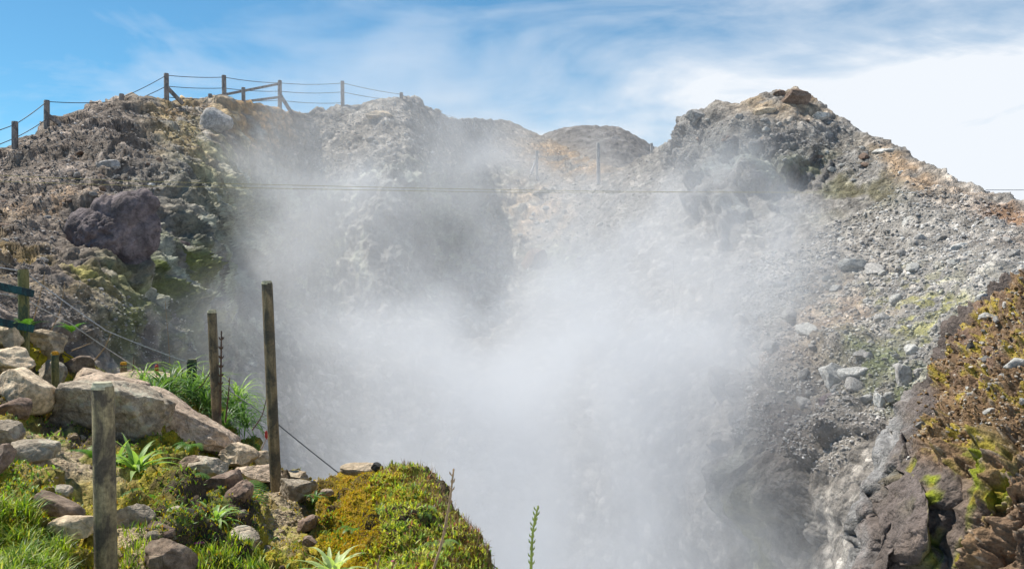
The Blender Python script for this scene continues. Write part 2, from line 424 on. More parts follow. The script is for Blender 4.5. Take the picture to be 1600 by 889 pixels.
def stain(cx_, cy_, rx_, ry_, c, amt=0.8, ang=0, lo=-0.25, hi=0.25, nz=cn):
    global C
    C = lerp(C, c, np.clip(blob(fx, fy, cx_, cy_, rx_, ry_, ang) * 1.4, 0, 1) * sm(lo, hi, nz) * amt)
OR = (0.30, 0.175, 0.065); GR = (0.10, 0.135, 0.03); YG = (0.24, 0.23, 0.06); PEACH = (0.42, 0.31, 0.21)
stain(395, 190, 60, 45, OR, 0.95, 20, -0.5, 0.1); stain(300, 190, 60, 30, OR, 0.8, 30); stain(280, 230, 80, 40, (0.27, 0.19, 0.09), 0.7, 60)
stain(470, 380, 60, 55, (0.34, 0.32, 0.18), 0.8); stain(250, 440, 45, 60, GR, 0.95, 0, -0.3, 0.2); stain(210, 520, 70, 60, GR, 0.7)
stain(300, 480, 60, 70, YG, 0.5); stain(90, 330, 120, 30, (0.24, 0.15, 0.08), 0.6, 0, -0.1, 0.3, cn2); stain(60, 430, 90, 40, (0.28, 0.19, 0.06), 0.85, 20, -0.3, 0.3)
stain(130, 440, 60, 30, GR, 0.5)
stain(880, 250, 70, 22, OR, 0.6, 15, -0.4, 0.1); stain(830, 335, 60, 40, PEACH, 0.8, 0, -0.4, 0.1); stain(870, 420, 60, 40, GR, 0.4)
stain(330, 260, 50, 90, (0.33, 0.27, 0.13), .8, -30, -.3, .2, cn3); stain(360, 330, 60, 90, (0.36, 0.38, 0.26), .7, -20, -.3, .2, cn3); stain(700, 280, 60, 60, (0.25, 0.20, 0.15), 0.5); stain(700, 330, 70, 60, (0.22, 0.26, 0.20), 0.6)
stain(1230, 165, 75, 25, (0.30, 0.22, 0.14), 0.9, 0, -0.6, 0.0); stain(1290, 290, 110, 35, (0.16, 0.18, 0.07), 0.5, 0, -0.1, 0.3); stain(1350, 285, 60, 50, (0.12, 0.105, 0.07), 0.8)
stain(1160, 290, 60, 45, (0.17, 0.20, 0.19), 0.6); stain(1430, 278, 65, 18, (0.33, 0.22, 0.13), 0.75, 35, -0.5, 0.1); stain(1500, 300, 120, 14, (0.30, 0.22, 0.16), 0.5, 20)
stain(1575, 342, 45, 12, (0.28, 0.16, 0.09), 0.8, 5, -0.5, 0.1); stain(1570, 385, 90, 12, (0.22, 0.15, 0.11), 0.4)
stain(1440, 500, 100, 55, YG, 0.85, 0, -0.05, 0.25, cn2); stain(1330, 500, 70, 60, (0.28, 0.19, 0.13), 0.6); stain(1390, 590, 70, 50, GR, 0.7); stain(1230, 620, 60, 60, (0.26, 0.19, 0.15), 0.5)
stain(1240, 640, 60, 80, (0.15, 0.125, 0.11), 0.6); stain(1210, 850, 30, 70, YG, 0.6); stain(1180, 760, 26, 90, (0.30, 0.30, 0.27), 0.7)
C *= (1 + 0.35 * cn2 + 0.25 * cn)[:, None]
C *= (1 + (np.where(lumpb > 0.05, 0.8 + 0.9 * vidb, 0.9) - 1) * np.clip(scree * 1.3, 0, 1))[:, None] * (1 + (np.where(lump > 0.05, 0.8 + 0.55 * vid, 0.95) - 1) * scree)[:, None]
# pale sulphur and ash dust
C = lerp(C, (0.40, 0.38, 0.35), 0.35 * sm(0.25, 0.6, cn2) * scree * (1 - left * 0.5))
C = np.clip(C, 0.02, 0.8)
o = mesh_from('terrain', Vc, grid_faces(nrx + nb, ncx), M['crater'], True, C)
tag(o, 'grey and brown volcanic crater walls of loose scree around the steaming pit', None, None, 'structure')
VcG = Vc.reshape(nrx + nb, ncx, 3); CG = C.reshape(nrx + nb, ncx, 3)

def on_crater(px, py):
    """world point of the built terrain seen at a photo position"""
    j = int(np.clip(round((px + 250) / 2040 * (ncx - 1)), 0, ncx - 1))
    i = int(np.clip(round((py - ry[j]) / (1000 - ry[j]) * (nrx - 1)), 0, nrx - 1))
    return VcG[nb + i, j], CG[nb + i, j], N[nb + i, j]

# ------------------------------------------------------------------ far dome hill
hx = np.linspace(700, 1180, 260)
hr = curve_y([(640, 300), (760, 258), (830, 222), (855, 209), (880, 201), (910, 197), (945, 196), (975, 203), (1000, 215), (1030, 235), (1080, 258), (1180, 300)], hx)
hr = np.convolve(np.pad(hr, 6, 'edge'), np.ones(13) / 13, 'valid')
nh = 110
th = np.linspace(0, 1, nh)
PXh = np.repeat(hx[None], nh, 0); PYh = hr[None] + (330 - hr[None]) * th[:, None]
Dh = 86 - 24 * th[:, None] ** 0.8 + 0 * PXh + 10 * (np.abs(PXh - 940) / 240) ** 2
bh = np.stack([(PXh - 800) / F * Dh, Dh, -(PYh - 444.5) / F * Dh], -1)
ups = []
for k in range(12, 0, -1):
    s = 0.4 * k + 0.15 * k * k; p = bh[0].copy(); p[:, 1] += s; p[:, 2] -= 0.3 * s * min(1, s / 6); ups.append(p)
bh = np.concatenate([np.stack(ups), bh], 0)
Nh = grid_normals(bh)
if Nh[40:, :, 1].mean() > 0: Nh = -Nh
qh = bh.reshape(-1, 3)
dh = 0.35 * fbm(qh * 0.35, 4, 80) + 0.25 * np.clip(0.55 - voronoi(qh * 0.9, 81)[0], 0, 1) + 0.08 * fbm(qh * 2.2, 2, 82)
Vh = qh + Nh.reshape(-1, 3) * dh[:, None]
Ch = np.ones((len(qh), 3)) * np.array([0.16, 0.15, 0.145]) * (1 + 0.4 * fbm(qh * 0.7, 4, 83))[:, None]
fxh = np.concatenate([np.repeat(hx[None], 12, 0), PXh], 0).ravel(); fyh = np.concatenate([np.repeat(hr[None], 12, 0), PYh], 0).ravel()
Ch = lerp(Ch, (0.24, 0.18, 0.12), blob(fxh, fyh, 880, 245, 70, 18, 15) * 0.7)
o = mesh_from('hills', Vh, grid_faces(nh + 12, len(hx)), M['hill'], True, np.clip(Ch, 0.02, 0.8))
tag(o, 'rounded grey dome hill of scree beyond the gully', None, None, 'structure')

# ------------------------------------------------------------------ near right outcrop
SIL = [(380, 1720), (405, 1660), (430, 1608), (450, 1575), (470, 1548), (490, 1518), (515, 1492), (535, 1482), (555, 1468), (575, 1462), (600, 1452), (615, 1436), (640, 1408), (655, 1402), (672, 1385), (690, 1356), (705, 1345), (740, 1335),
       (760, 1318), (790, 1302), (820, 1297), (850, 1303), (870, 1292), (889, 1284), (940, 1262), (1060, 1230)]
S_ = np.array(SIL, float)
rowsO = np.linspace(384, 1056, 520)
silx = np.interp(rowsO, S_[:, 0], S_[:, 1]) + 14 * sm(640, 760, rowsO)
nco = 330
to = np.linspace(0, 1, nco) ** 1.0
PXo = silx[:, None] + (1800 - silx[:, None]) * to[None]
PYo = np.repeat(rowsO[:, None], nco, 1)
Do_ = rbf_fit([(1600, 430, 11.5), (1480, 530, 11), (1440, 610, 10.5), (1350, 700, 10), (1300, 820, 9.5), (1280, 900, 9.2), (1230, 1050, 8.8), (1720, 380, 12), (1700, 480, 9.8), (1600, 520, 9.7),
               (1600, 620, 8.6), (1500, 640, 9.2), (1450, 720, 9.0), (1400, 800, 8.8), (1550, 750, 8.0), (1500, 880, 8.0), (1600, 880, 7.3), (1780, 600, 8), (1780, 900, 6.8), (1400, 1000, 8.2), (1600, 1050, 7)])
DO = Do_(PXo, PYo)
# rounded shoulder at the left edge
DO = DO + 1.1 * np.exp(-(PXo - silx[:, None]) / 22.)
bo = np.stack([(PXo - 800) / F * DO, DO, -(PYo - 444.5) / F * DO], -1)
lefts = []
for k in range(24, 0, -1):
    s = 0.04 * k + 0.010 * k * k
    p = bo[:, 0].copy(); p[:, 1] += s; p[:, 0] += 0.85 * s + 0.02 * s * s; p[:, 2] -= 0.1 * s; lefts.append(p)
bo = np.concatenate([np.stack(lefts, 1), bo], 1)
PXoe = np.concatenate([np.repeat(silx[:, None], 24, 1), PXo], 1).ravel(); PYoe = np.repeat(rowsO[:, None], nco + 24, 1).ravel()
No = grid_normals(bo)
if No[:, 60:, 1].mean() > 0: No = -No
qo = bo.reshape(-1, 3)
edge = np.clip((PXoe - np.repeat(silx, nco + 24)) / (20. + 80. * sm(600, 700, PYoe)), 0, 1)
wob = np.stack([perlin(qo * 1.2, 90), perlin(qo * 1.2, 91), perlin(qo * 1.2, 92)], 1)
wxo = PXoe + 40 * wob[:, 0]; wyo = PYoe + 40 * wob[:, 1]
lava = np.clip(1 - sm(0.5, 1.0, edge + 0.3 * wob[:, 2]) + sm(700, 760, wyo) * (1 - sm(1480, 1560, wxo)) * 0.9, 0, 1)
dirt = 1 - lava
a1, a2, aid = voronoi(qo * np.array([1.3, 1.3, 0.75]) + 0.5 * wob, 93)
b1, b2, bid = voronoi(qo * 9.0, 94)
c1, c2, cid = voronoi(qo * 20.0, 95)
lob = np.sqrt(np.clip(0.95 - a1, 0, 1))
crease = sm(0.0, 0.16, a2 - a1)
mo = fbm(qo * 2.5, 5, 96); fo = fbm(qo * 11, 4, 97)
ver = ridged(qo * np.array([2.2, 2.2, 0.5]), 4, 98)
LO = [(1360, 724, 62, 30, -52, .55), (1326, 792, 22, 44, 20, .42), (1306, 826, 13, 36, 15, .3), (1332, 862, 86, 26, -56, .5), (1412, 812, 34, 74, -4, .52), (1380, 786, 16, 36, -30, .34), (1396, 748, 14, 34, -38, .34), (1473, 765, 30, 34, 0, .26),
      (1523, 800, 24, 60, 5, .24), (1568, 742, 28, 58, 0, .2), (1441, 642, 15, 34, 34, .34), (1474, 574, 10, 30, 28, .2), (1424, 662, 30, 11, -45, .3), (1512, 508, 30, 9, -42, .12), (1452, 612, 26, 10, -55, .22), (1445, 705, 22, 12, -30, .2), (1488, 850, 16, 50, 10, .2), (1368, 866, 20, 46, 28, .4), (1450, 880, 22, 30, 0, .26),
      (1590, 850, 20, 60, 0, .1), (1545, 880, 16, 40, 0, .1), (1404, 704, 18, 20, 0, .24)]
loh, loi = lobes(PXoe, PYoe, LO, 7.0, wob[:, 0] + .5 * mo, wob[:, 1] + .5 * mo)
do = lava * (0.16 * (lob - 0.5) + (1 - sm(600, 680, PYoe)) * (.30 * (ver - .4) + .10 * (ridged(qo * 4, 4, 132) - .4)) + 0.07 * (crease - 1) + 0.10 * mo + 0.012 * fo) \
   + dirt * (0.24 * mo + .09 * (ridged(qo * 2.3, 4, 131) - .4) * (1 - sm(640, 760, PYoe)) + 0.26 * (ver - 0.4) * sm(620, 760, PYoe) + .06 * (ridged(qo * np.array([5, 5, 1.6]), 4, 99) - .4) * sm(640, 740, PYoe) + 0.13 * np.clip(0.5 - b1, 0, 1) * (bid > .4) * 2 + 0.045 * np.clip(0.5 - c1, 0, 1) * 2 + 0.05 * fo)
Vo = qo + No.reshape(-1, 3) * do[:, None] + (.95 * loh * (1 + .25 * mo))[:, None] * (np.array([.04, -.97, .12]) + .12 * No.reshape(-1, 3))
Co = np.ones((len(qo), 3)) * np.array([0.215, 0.135, 0.075])
n1o = fbm(qo * 1.6, 5, 100); n2o = fbm(qo * 5, 4, 101); n3o = fbm(qo * np.array([3, 3, 0.7]), 4, 102)
Co = lerp(Co, (0.16, 0.105, 0.08), sm(0, 0.4, n1o) * 0.8)
Co = lerp(Co, (0.33, 0.25, 0.03), sm(0.0, 0.3, n2o) * 0.8 * np.clip(blob(wxo, wyo, 1540, 540, 110, 130) * 1.6 + blob(wxo, wyo, 1500, 640, 90, 60), 0, 1))
Co = lerp(Co, (0.125, 0.105, 0.098), lava * 0.92)
Co = lerp(Co, (0.26, 0.26, 0.26), lava * (1 - sm(0.05, 0.42, edge + .2 * n2o)) * 0.8 * sm(590, 660, wyo))  # pale left rim: sunlit edge of the lava painted into its colour
Co = lerp(Co, (0.10, 0.08, 0.072), lava * (1 - sm(560, 640, wyo)) * .8)
Co = lerp(Co, (0.18, 0.12, 0.08), sm(740, 830, wyo) * sm(1540, 1600, wxo) * 0.8)
mossk = np.clip(1.4 * blob(wxo, wyo, 1495, 755, 60, 45) + 1.4 * blob(wxo, wyo, 1470, 830, 24, 90) + blob(wxo, wyo, 1510, 830, 22, 90) + blob(wxo, wyo, 1545, 740, 30, 45), 0, 1) * sm(-0.15, 0.15, n3o)
Co = lerp(Co, (0.22, 0.25, 0.01), mossk * 0.95)
Co = lerp(Co, (0.25, 0.16, 0.02), mossk * sm(0.1, 0.3, n2o) * 0.7)
Co = lerp(Co, (0.34, 0.27, 0.20), dirt * (cid > 0.72) * (c1 < 0.42) * 0.7)
Co *= (1 + 0.3 * n2o + 0.25 * n1o)[:, None]
o = mesh_from('rock_outcrop', Vo, grid_faces(520, nco + 24), M['outcrop'], True, np.clip(Co, 0.015, 0.7))
tag(o, 'near outcrop of dark lava rock and ochre dirt with green moss at the right edge', 'rock outcrop')
VoG = Vo.reshape(520, nco + 24, 3)
def on_outcrop(px, py):
    i = int(np.clip(round((py - 384) / 672 * 519), 0, 519)); s = silx[i]
    j = int(np.clip(round((px - s) / (1800 - s) * (nco - 1)), 0, nco - 1))
    return VoG[i, j + 24]

# ------------------------------------------------------------------ foreground slope and knoll
FR = [(-200, 500), (-60, 508), (0, 514), (60, 532), (110, 556), (160, 582), (190, 588), (260, 592), (320, 612), (350, 640), (385, 690), (415, 722), (450, 738), (500, 750), (525, 742), (550, 732), (575, 727), (620, 723), (655, 727), (685, 742),
      (700, 765), (715, 790), (735, 820), (752, 850), (766, 889), (790, 950), (815, 1010)]
FP = [(-200, 500, 9), (0, 514, 9.6), (60, 532, 10), (110, 556, 10.8), (180, 588, 11.3), (260, 592, 10.8), (330, 615, 10.4), (390, 695, 9.4), (425, 728, 8.9), (460, 741, 8.5), (500, 750, 8.2), (560, 729, 7.6), (640, 723, 7.0),
      (700, 765, 6.6), (735, 820, 6.2), (766, 889, 5.8), (800, 980, 5.4),
      (0, 600, 8), (100, 600, 9.5), (160, 640, 8.6), (250, 640, 9.2), (120, 710, 6.8), (0, 690, 6.2), (60, 745, 5.4), (0, 889, 4.1), (-200, 900, 3.8), (160, 889, 4.4), (200, 800, 5.3), (300, 889, 4.7), (330, 700, 8.6), (260, 730, 6.6),
      (300, 800, 5.4), (432, 770, 7.7), (440, 810, 6.7), (430, 889, 5.1), (485, 775, 7.6), (500, 830, 6.4), (530, 800, 6.6), (560, 780, 6.5), (620, 780, 6.2), (560, 860, 5.6), (600, 889, 5.2), (700, 889, 5.2), (660, 820, 5.8), (-200, 1010, 3.3), (200, 1010, 3.6),
      (400, 1010, 4.1), (600, 1010, 4.4), (780, 1010, 4.9), (340, 760, 6.6), (400, 760, 7.6), (380, 850, 5.5)]
Df = rbf_fit(FP)
nfx, nfr = 760, 420
fxx = np.linspace(-200, 812, nfx)
fry = curve_y(FR, fxx)
fry = np.convolve(np.pad(fry, 4, 'edge'), np.ones(9) / 9, 'valid')
tf = np.linspace(0, 1, nfr)
PXf = np.repeat(fxx[None], nfr, 0); PYf = fry[None] + (1012 - fry[None]) * tf[:, None]
DF = Df(PXf, PYf) + 0.5 * np.exp(-(PYf - fry[None]) / 10.)
bf = np.stack([(PXf - 800) / F * DF, DF, -(PYf - 444.5) / F * DF], -1)
ups = []
kn = sm(480, 560, fxx)
for k in range(24, 0, -1):
    s = 0.03 * k + 0.006 * k * k; p = bf[0].copy(); p[:, 1] += s * 0.8; p[:, 2] -= 0.05 * s + (1.1 + 1.5 * sm(200, 420, fxx)) * s * min(1, s / 0.5); p[:, 0] -= 0.25 * kn * s; ups.append(p)
bf = np.concatenate([np.stack(ups), bf], 0)
Nf = grid_normals(bf)
if Nf[40:, :, 1].mean() > 0: Nf = -Nf
qf = bf.reshape(-1, 3)
PXfe = np.concatenate([np.repeat(fxx[None], 24, 0), PXf], 0).ravel(); PYfe = np.concatenate([np.repeat(fry[None], 24, 0), PYf], 0).ravel()
w3 = np.stack([perlin(qf * 1.7, 110), perlin(qf * 1.7, 111)], 1)
ax = PXfe + 35 * w3[:, 0]; ay = PYfe + 25 * w3[:, 1]
path = np.clip(1.3 * blob(ax, ay, 105, 722, 85, 30, 25) + 1.3 * blob(ax, ay, 60, 705, 60, 20) + blob(ax, ay, 440, 805, 45, 30, 60) + blob(ax, ay, 215, 850, 50, 30, 30) + blob(ax, ay, 425, 765, 45, 14), 0, 1)
knoll = sm(495, 545, ax)
f1_, f2_, fid = voronoi(qf * 3.2, 112); g1_, _, gid = voronoi(qf * 11, 113); k1_, _, kid = voronoi(qf * 26, 119)
mf = fbm(qf * 1.6, 4, 114); ff = fbm(qf * 7, 4, 115)
df = 0.16 * mf * (1 - knoll * .5) + (1 - path) * (0.34 * (1 - .65 * knoll) * np.clip(0.6 - f1_, 0, 1) + .07 * (1 - knoll * .8) * np.clip(ff, -1, 1)) + 0.05 * np.clip(0.5 - g1_, 0, 1) + 0.035 * ff + 0.02 * knoll * ff + .07 * knoll * fbm(qf * 3.0, 3, 118) + path * 0.03 * np.clip(0.5 - k1_, 0, 1)
Vf = qf + Nf.reshape(-1, 3) * df[:, None]
Cf = np.ones((len(qf), 3)) * np.array([0.075, 0.055, 0.035])
e1 = fbm(qf * 1.3, 5, 116); e2 = fbm(qf * 4.5, 4, 117)
Cf = lerp(Cf, (0.38, 0.32, 0.018), sm(-0.2, 0.15, e1) * 0.9)
Cf = lerp(Cf, (0.14, 0.19, 0.02), sm(0.05, 0.35, e2) * 0.6)
Cf = lerp(Cf, (0.28, 0.15, 0.015), sm(0.1, 0.35, e2) * sm(0, 0.3, e1) * 0.7)
Cf = lerp(Cf, (0.34, 0.27, 0.18), path * (1 - 0.6 * sm(0.1, 0.4, e2)))
km = np.clip(blob(PXfe, PYfe, 555, 750, 60, 35) + blob(PXfe, PYfe, 530, 800, 45, 60) + blob(PXfe, PYfe, 555, 840, 35, 50), 0, 1)
Cf = lerp(Cf, (0.29, 0.20, 0.012), km * sm(-0.4, 0.1, e1) * 0.95)
Cf = lerp(Cf, (0.36, 0.19, 0.012), km * sm(0.0, 0.3, e2) * 0.5)
Cf = lerp(Cf, (0.04, 0.028, 0.015), np.clip(blob(PXfe, PYfe, 575, 820, 24, 22) * 1.3, 0, 1) * 0.9)  # dark hollow in the knoll: its shade painted into the ground colour
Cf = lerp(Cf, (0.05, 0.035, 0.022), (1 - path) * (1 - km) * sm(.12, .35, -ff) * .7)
Cf *= (1 + 0.3 * e2)[:, None] * np.where(path > 0.4, 0.75 + 0.6 * kid, 1.0)[:, None]
o = mesh_from('ground', Vf, grid_faces(nfr + 24, nfx), M['fore'], True, np.clip(Cf, 0.01, 0.7))
tag(o, 'mossy rocky ground with a worn gravel path in the foreground', None, None, 'structure')
VfG = Vf.reshape(nfr + 24, nfx, 3); NfG = Nf
def on_fore(px, py):
    j = int(np.clip(round((px + 200) / 1012 * (nfx - 1)), 0, nfx - 1))
    i = int(np.clip(round((py - fry[j]) / (1012 - fry[j]) * (nfr - 1)), 0, nfr - 1))
    return VfG[24 + i, j], NfG[24 + i, j]

# ------------------------------------------------------------------ rocks
def ico(sub):
    import bmesh
    bm = bmesh.new(); bmesh.ops.create_icosphere(bm, subdivisions=sub, radius=1.0)
    bm.verts.ensure_lookup_table()
    V = np.array([v.co[:] for v in bm.verts]); Fc = np.array([[v.index for v in f.verts] for f in bm.faces]); bm.free()
    return V, Fc
ICO = {k: ico(k) for k in (1, 2, 3, 4, 5, 6)}
def rock_verts(seed, sub=4, planes=14, rough=0.075, dmin=0.55, dmax=0.92, strata=0.0, cuts=None, sq=3.2):
    r = np.random.default_rng(seed)
    V, Fc = ICO[sub]; V = V / (np.abs(V) ** sq).sum(1, keepdims=True) ** (1 / sq) * .9
    for (a, b, c_, d) in (cuts or []):
        n = np.array([a, b, c_], float); n /= np.linalg.norm(n); k = V @ n - d
        V = V - np.where(k > 0, k, 0)[:, None] * n
    for _ in range(planes):
        n = r.normal(size=3); n /= np.linalg.norm(n); d = r.uniform(dmin, dmax)
        k = V @ n - d
        V = V - np.where(k > 0, k, 0)[:, None] * n
    nn = V / np.linalg.norm(V, axis=1, keepdims=True)
    s = fbm(V * 1.6 + seed * 3.1, 5, seed) * rough * 1.3 + fbm(V * 6 + seed, 4, seed + 5, g=.6) * rough * 0.5 - (np.clip(ridged(V * 2.2 + seed, 3, seed + 9) - .75, 0, 1)) * rough * 1.2
    if strata: s = s + strata * (np.abs(((V[:, 2] * 3.1 + V[:, 0] * 0.8 + fbm(V * 1.5, 3, seed) * 0.5) % 1.0) - 0.5) - 0.25)
    V = V + nn * s[:, None]
    e = np.abs(V).max(0); V = V / e
    return V, Fc

def rot_y(a):
    a = math.radians(a); return np.array([[math.cos(a), 0, math.sin(a)], [0, 1, 0], [-math.sin(a), 0, math.cos(a)]])

def boulder(name, px, py, w, h, mat, label, cat='rock', roll=0, d=None, deep=0.9, seed=None, sub=5, where='fore', group=None, sink=0.25, **kw):
    """a boulder w x h photo pixels big standing on the ground at (px, py + h/2)"""
    if d is None:
        if where == 'fore': d = on_fore(px, py + h * 0.42)[0][1]
        elif where == 'crater': d = on_crater(px, py + h * 0.2)[0][1]
        else: d = on_outcrop(px, py + h * 0.2)[1]
    seed = seed if seed is not None else int(px * 7 + py)
    V, Fc = rock_verts(seed, sub, **kw)
    W = w / F * d / 2; H = h / F * d / 2; Dp = deep * (W + H) / 2
    c = at(px, py, d + (Dp * 0.35 if where == 'fore' else -Dp * 0.4 if where == 'crater' else -Dp * .1))
    V = (V * np.array([W, Dp, H])) @ rot_y(roll).T
    o = mesh_from(name, V, Fc, M[mat], True)
    o.location = c
    tag(o, label, cat, group)
    return o

B = boulder
B('boulder', 8, 528, 52, 50, 'rock_tan', 'tan boulder cut by the left photo edge just below the teal fence rails')
B('boulder', 64, 540, 78, 58, 'rock_tan', 'tan layered boulder directly right of the teal fence post foot', strata=0.10)
B('boulder', 22, 568, 82, 54, 'rock_tan', 'flat-topped cream boulder stacked under the left edge fence boulders', roll=-6, strata=0.05)
B('boulder', 42, 612, 96, 74, 'rock_tan', 'pointed tan boulder shaped like a roof above dark mossy hollow', roll=8, planes=8)
B('boulder', 78, 588, 44, 52, 'rock_grey', 'small grey boulder left of the short stump with orange top', roll=20)
B('boulder', 118, 578, 62, 46, 'rock_moss', 'brown mossy boulder just right of the orange-topped stump')
B('boulder', 140, 600, 66, 48, 'rock_pink', 'pinkish boulder behind the near post top and big grey boulder', roll=15)
B('boulder', 10, 680, 62, 54, 'rock_grey', 'grey brown boulder at left edge below the pointed tan boulder', roll=20)
B('boulder', 54, 704, 78, 40, 'rock_grey', 'low grey boulder left of the big boulder beside the gravel path', roll=0)
B('big_boulder', 172, 652, 196, 132, 'rock_grey', 'huge grey boulder with flat dark face behind the near lichen post', 'boulder', seed=5, sub=6, planes=4, rough=0.10, dmin=0.8, dmax=0.95, d=7.7, sq=5, cuts=[(-.1, -1, -.34, .5), (.62, .1, .8, .80), (-.1, .35, 1, .80), (-1, -.3, .25, .86), (.3, -.5, -1, .9), (.9, -.5, .1, .85)])
B('boulder', 165, 604, 130, 44, 'rock_pink', 'pink sloping slab lying on top of the huge grey boulder', roll=4, d=8.3)
B('rock_slab', 292, 672, 200, 74, 'rock_pink', 'long pink sloping rock slab below the strap-leaved clump', 'boulder', roll=33, seed=12, sub=6, planes=8, d=8.3, rough=0.10)
B('boulder', 215, 590, 120, 26, 'rock_pink', 'flat tan rock ledge with yellow moss on the crest left of the dark stump', roll=-2)
B('boulder', 200, 586, 40, 18, 'rock_brown', 'small red brown rock beside the orange-capped stump on the crest')
B('boulder', 325, 729, 62, 30, 'rock_grey', 'small grey boulder with yellow moss below the pink slab end', roll=10)
B('boulder', 348, 758, 62, 48, 'rock_brown', 'brown peaked boulder above the dark hollow with ferns', roll=-15)
B('boulder', 374, 712, 60, 40, 'rock_tan', 'tan boulder right of the pink slab under the leafy clump', roll=20)
B('boulder', 405, 718, 50, 30, 'rock_tan', 'small tan boulder just left of the tall leaning post', roll=12)
B('boulder', 402, 741, 88, 34, 'rock_pink', 'long low tan boulder crossing behind the tall leaning post foot')
B('boulder', 463, 765, 64, 44, 'rock_grey', 'grey faceted boulder right of the tall leaning post foot', seed=77, planes=9)
B('boulder', 462, 746, 50, 22, 'rock_tan', 'rounded tan rock behind the grey faceted boulder by the tall post')
B('boulder', 500, 759, 22, 20, 'rock_tan', 'small pale rock between grey boulder and mossy knoll')
B('boulder', 482, 818, 34, 30, 'rock_brown', 'dark brown angular rock on the path below the grey faceted boulder')
B('boulder', 484, 846, 24, 18, 'rock_brown', 'small dark rock lower on the mossy path edge')
B('boulder', 212, 806, 60, 48, 'rock_grey', 'grey rounded rock just right of the near lichen post')
B('boulder', 122, 822, 90, 42, 'rock_tan', 'pale cream boulder left of the near post beside the grass', roll=-8)
B('boulder', 140, 866, 130, 56, 'rock_grey', 'broad sloping grey boulder at the bottom behind the near post', roll=-22, d=4.95)
B('boulder', 266, 872, 84, 60, 'rock_moss', 'rust and yellow moss covered boulder at the bottom edge', roll=5)
B('boulder', 384, 842, 52, 38, 'rock_grey', 'grey rock with brown top right of the small curling rosette', roll=15)
B('boulder', 284, 802, 46, 26, 'rock_grey', 'small flat grey rock above the magenta leaves', roll=-5)
B('boulder', 2, 722, 34, 60, 'rock_brown', 'dark red brown rock at left edge above the grass', roll=30)
B('boulder', 90, 768, 46, 20, 'rock_grey', 'small flat stone lying on the gravel path')
B('boulder', 92, 792, 80, 34, 'rock_moss', 'dark wedge rock with a yellow moss rim beside the path', roll=30)
B('boulder', 562, 732, 62, 18, 'rock_tan', 'pale flat rock on top of the mossy knoll', seed=33, d=7.5, planes=4, cuts=[(-.1, -.5, 1, .6)])
B('boulder', 588, 729, 18, 18, 'rock_dark', 'small black rock on top of the mossy knoll', d=7.2)
B('boulder', 288, 672, 28, 20, 'rock_pale', 'small pale pointed stone left of the middle post foot', d=8.7) if False else None
B('boulder', 325, 680, 22, 26, 'rock_pale', 'small pale pointed stone left of the middle post foot', d=8.9, planes=6)
B('boulder', 372, 778, 40, 60, 'rock_brown', 'dark rock under the long hanging fern frond', roll=20)
B('boulder', 512, 770, 24, 14, 'rock_pink', 'little pink stone on the moss by the curled seedling')
B('boulder', 250, 828, 50, 30, 'rock_brown', 'brown rock below the grey rounded rock near the post')
B('boulder', 22, 640, 60, 40, 'rock_brown', 'dark mossy rock beneath the pointed tan boulder')
B('boulder', 305, 722, 50, 24, 'rock_moss', 'yellow mossy rock tucked under the pink slab')

# large rocks on the crater walls
def CB(name, px, py, w, h, mat, label, **kw):
    kw.setdefault('where', 'crater'); kw.setdefault('sub', 5)
    return boulder(name, px, py, w, h, mat, label, 'boulder', **kw)
# big dark lava boulder of lobes, one continuous mass
def lava_boulder():
    d0 = 17.6
    lobes = [(168, 372, 90, 80), (205, 332, 62, 60), (138, 356, 60, 54), (112, 402, 50, 46), (200, 386, 62, 56), (172, 325, 50, 36), (212, 414, 40, 50), (150, 408, 60, 46), (232, 362, 34, 66), (180, 424, 34, 40), (176, 352, 54, 50), (226, 318, 40, 40)]
    V, Fc = ICO[6]; c = at(170, 372, d0)
    out = V.copy()
    L = [(at(a, b, d0) - c, .58 * np.array([w / F * d0, 0.75 * (w + h) / 2 / F * d0, h / F * d0])) for a, b, w, h in lobes]
    R = np.zeros(len(V))
    for ctr, rad in L:
        # ray from origin of the mass to the lobe ellipsoid
        a = ((V / rad) ** 2).sum(1); b = (V * (ctr / rad ** 2)).sum(1); cc = ((ctr / rad) ** 2).sum() - 1
        disc = b * b - a * cc
        t = np.where(disc > 0, (b + np.sqrt(np.maximum(disc, 0))) / a, 0)
        R = np.maximum(R, t)
    R = np.maximum(R, 0.3)
    W = V * R[:, None]
    W = W + V * (0.07 * fbm(W * 1.8, 5, 7) + 0.03 * fbm(W * 8, 4, 8) - .26 * np.clip(ridged(W * 1.1, 4, 12) - .60, 0, 1))[:, None]
    o = mesh_from('lava_boulder', W, Fc, M['rock_lava'], True); o.location = c
    tag(o, 'huge dark purple lobed lava boulder with green algae at its foot', 'boulder')
lava_boulder()
CB('boulder', 338, 193, 48, 44, 'rock_scree', 'big pinkish grey boulder on the orange slope under the ridge fence', roll=25, planes=8)
CB('boulder', 203, 160, 26, 14, 'rock_brown', 'brown rock at the foot of the short ridge fence post')
CB('boulder', 170, 262, 40, 26, 'rock_scree', 'grey pinkish rock beneath the dark overhang above the lava boulder')
CB('boulder', 226, 272, 26, 14, 'rock_pale', 'white flat rock right of the dark overhang')
CB('boulder', 234, 290, 16, 8, 'rock_pale', 'small white stone below the white flat rock near the yellow rope')
CB('boulder', 153, 477, 20, 18, 'rock_pale', 'white angular stone below the lava boulder')
CB('boulder', 318, 348, 40, 52, 'rock_scree', 'smooth grey boulder on the steep wall right of the lava boulder', roll=35)
CB('boulder', 275, 385, 50, 26, 'rock_lava', 'dark overhanging rock to the right of the lava boulder')
CB('boulder', 240, 418, 26, 40, 'rock_brown', 'ochre brown rock niche beside the lava boulder foot')
CB('boulder', 594, 180, 46, 16, 'rock_tan', 'pale tan slab near the top of the central mound')
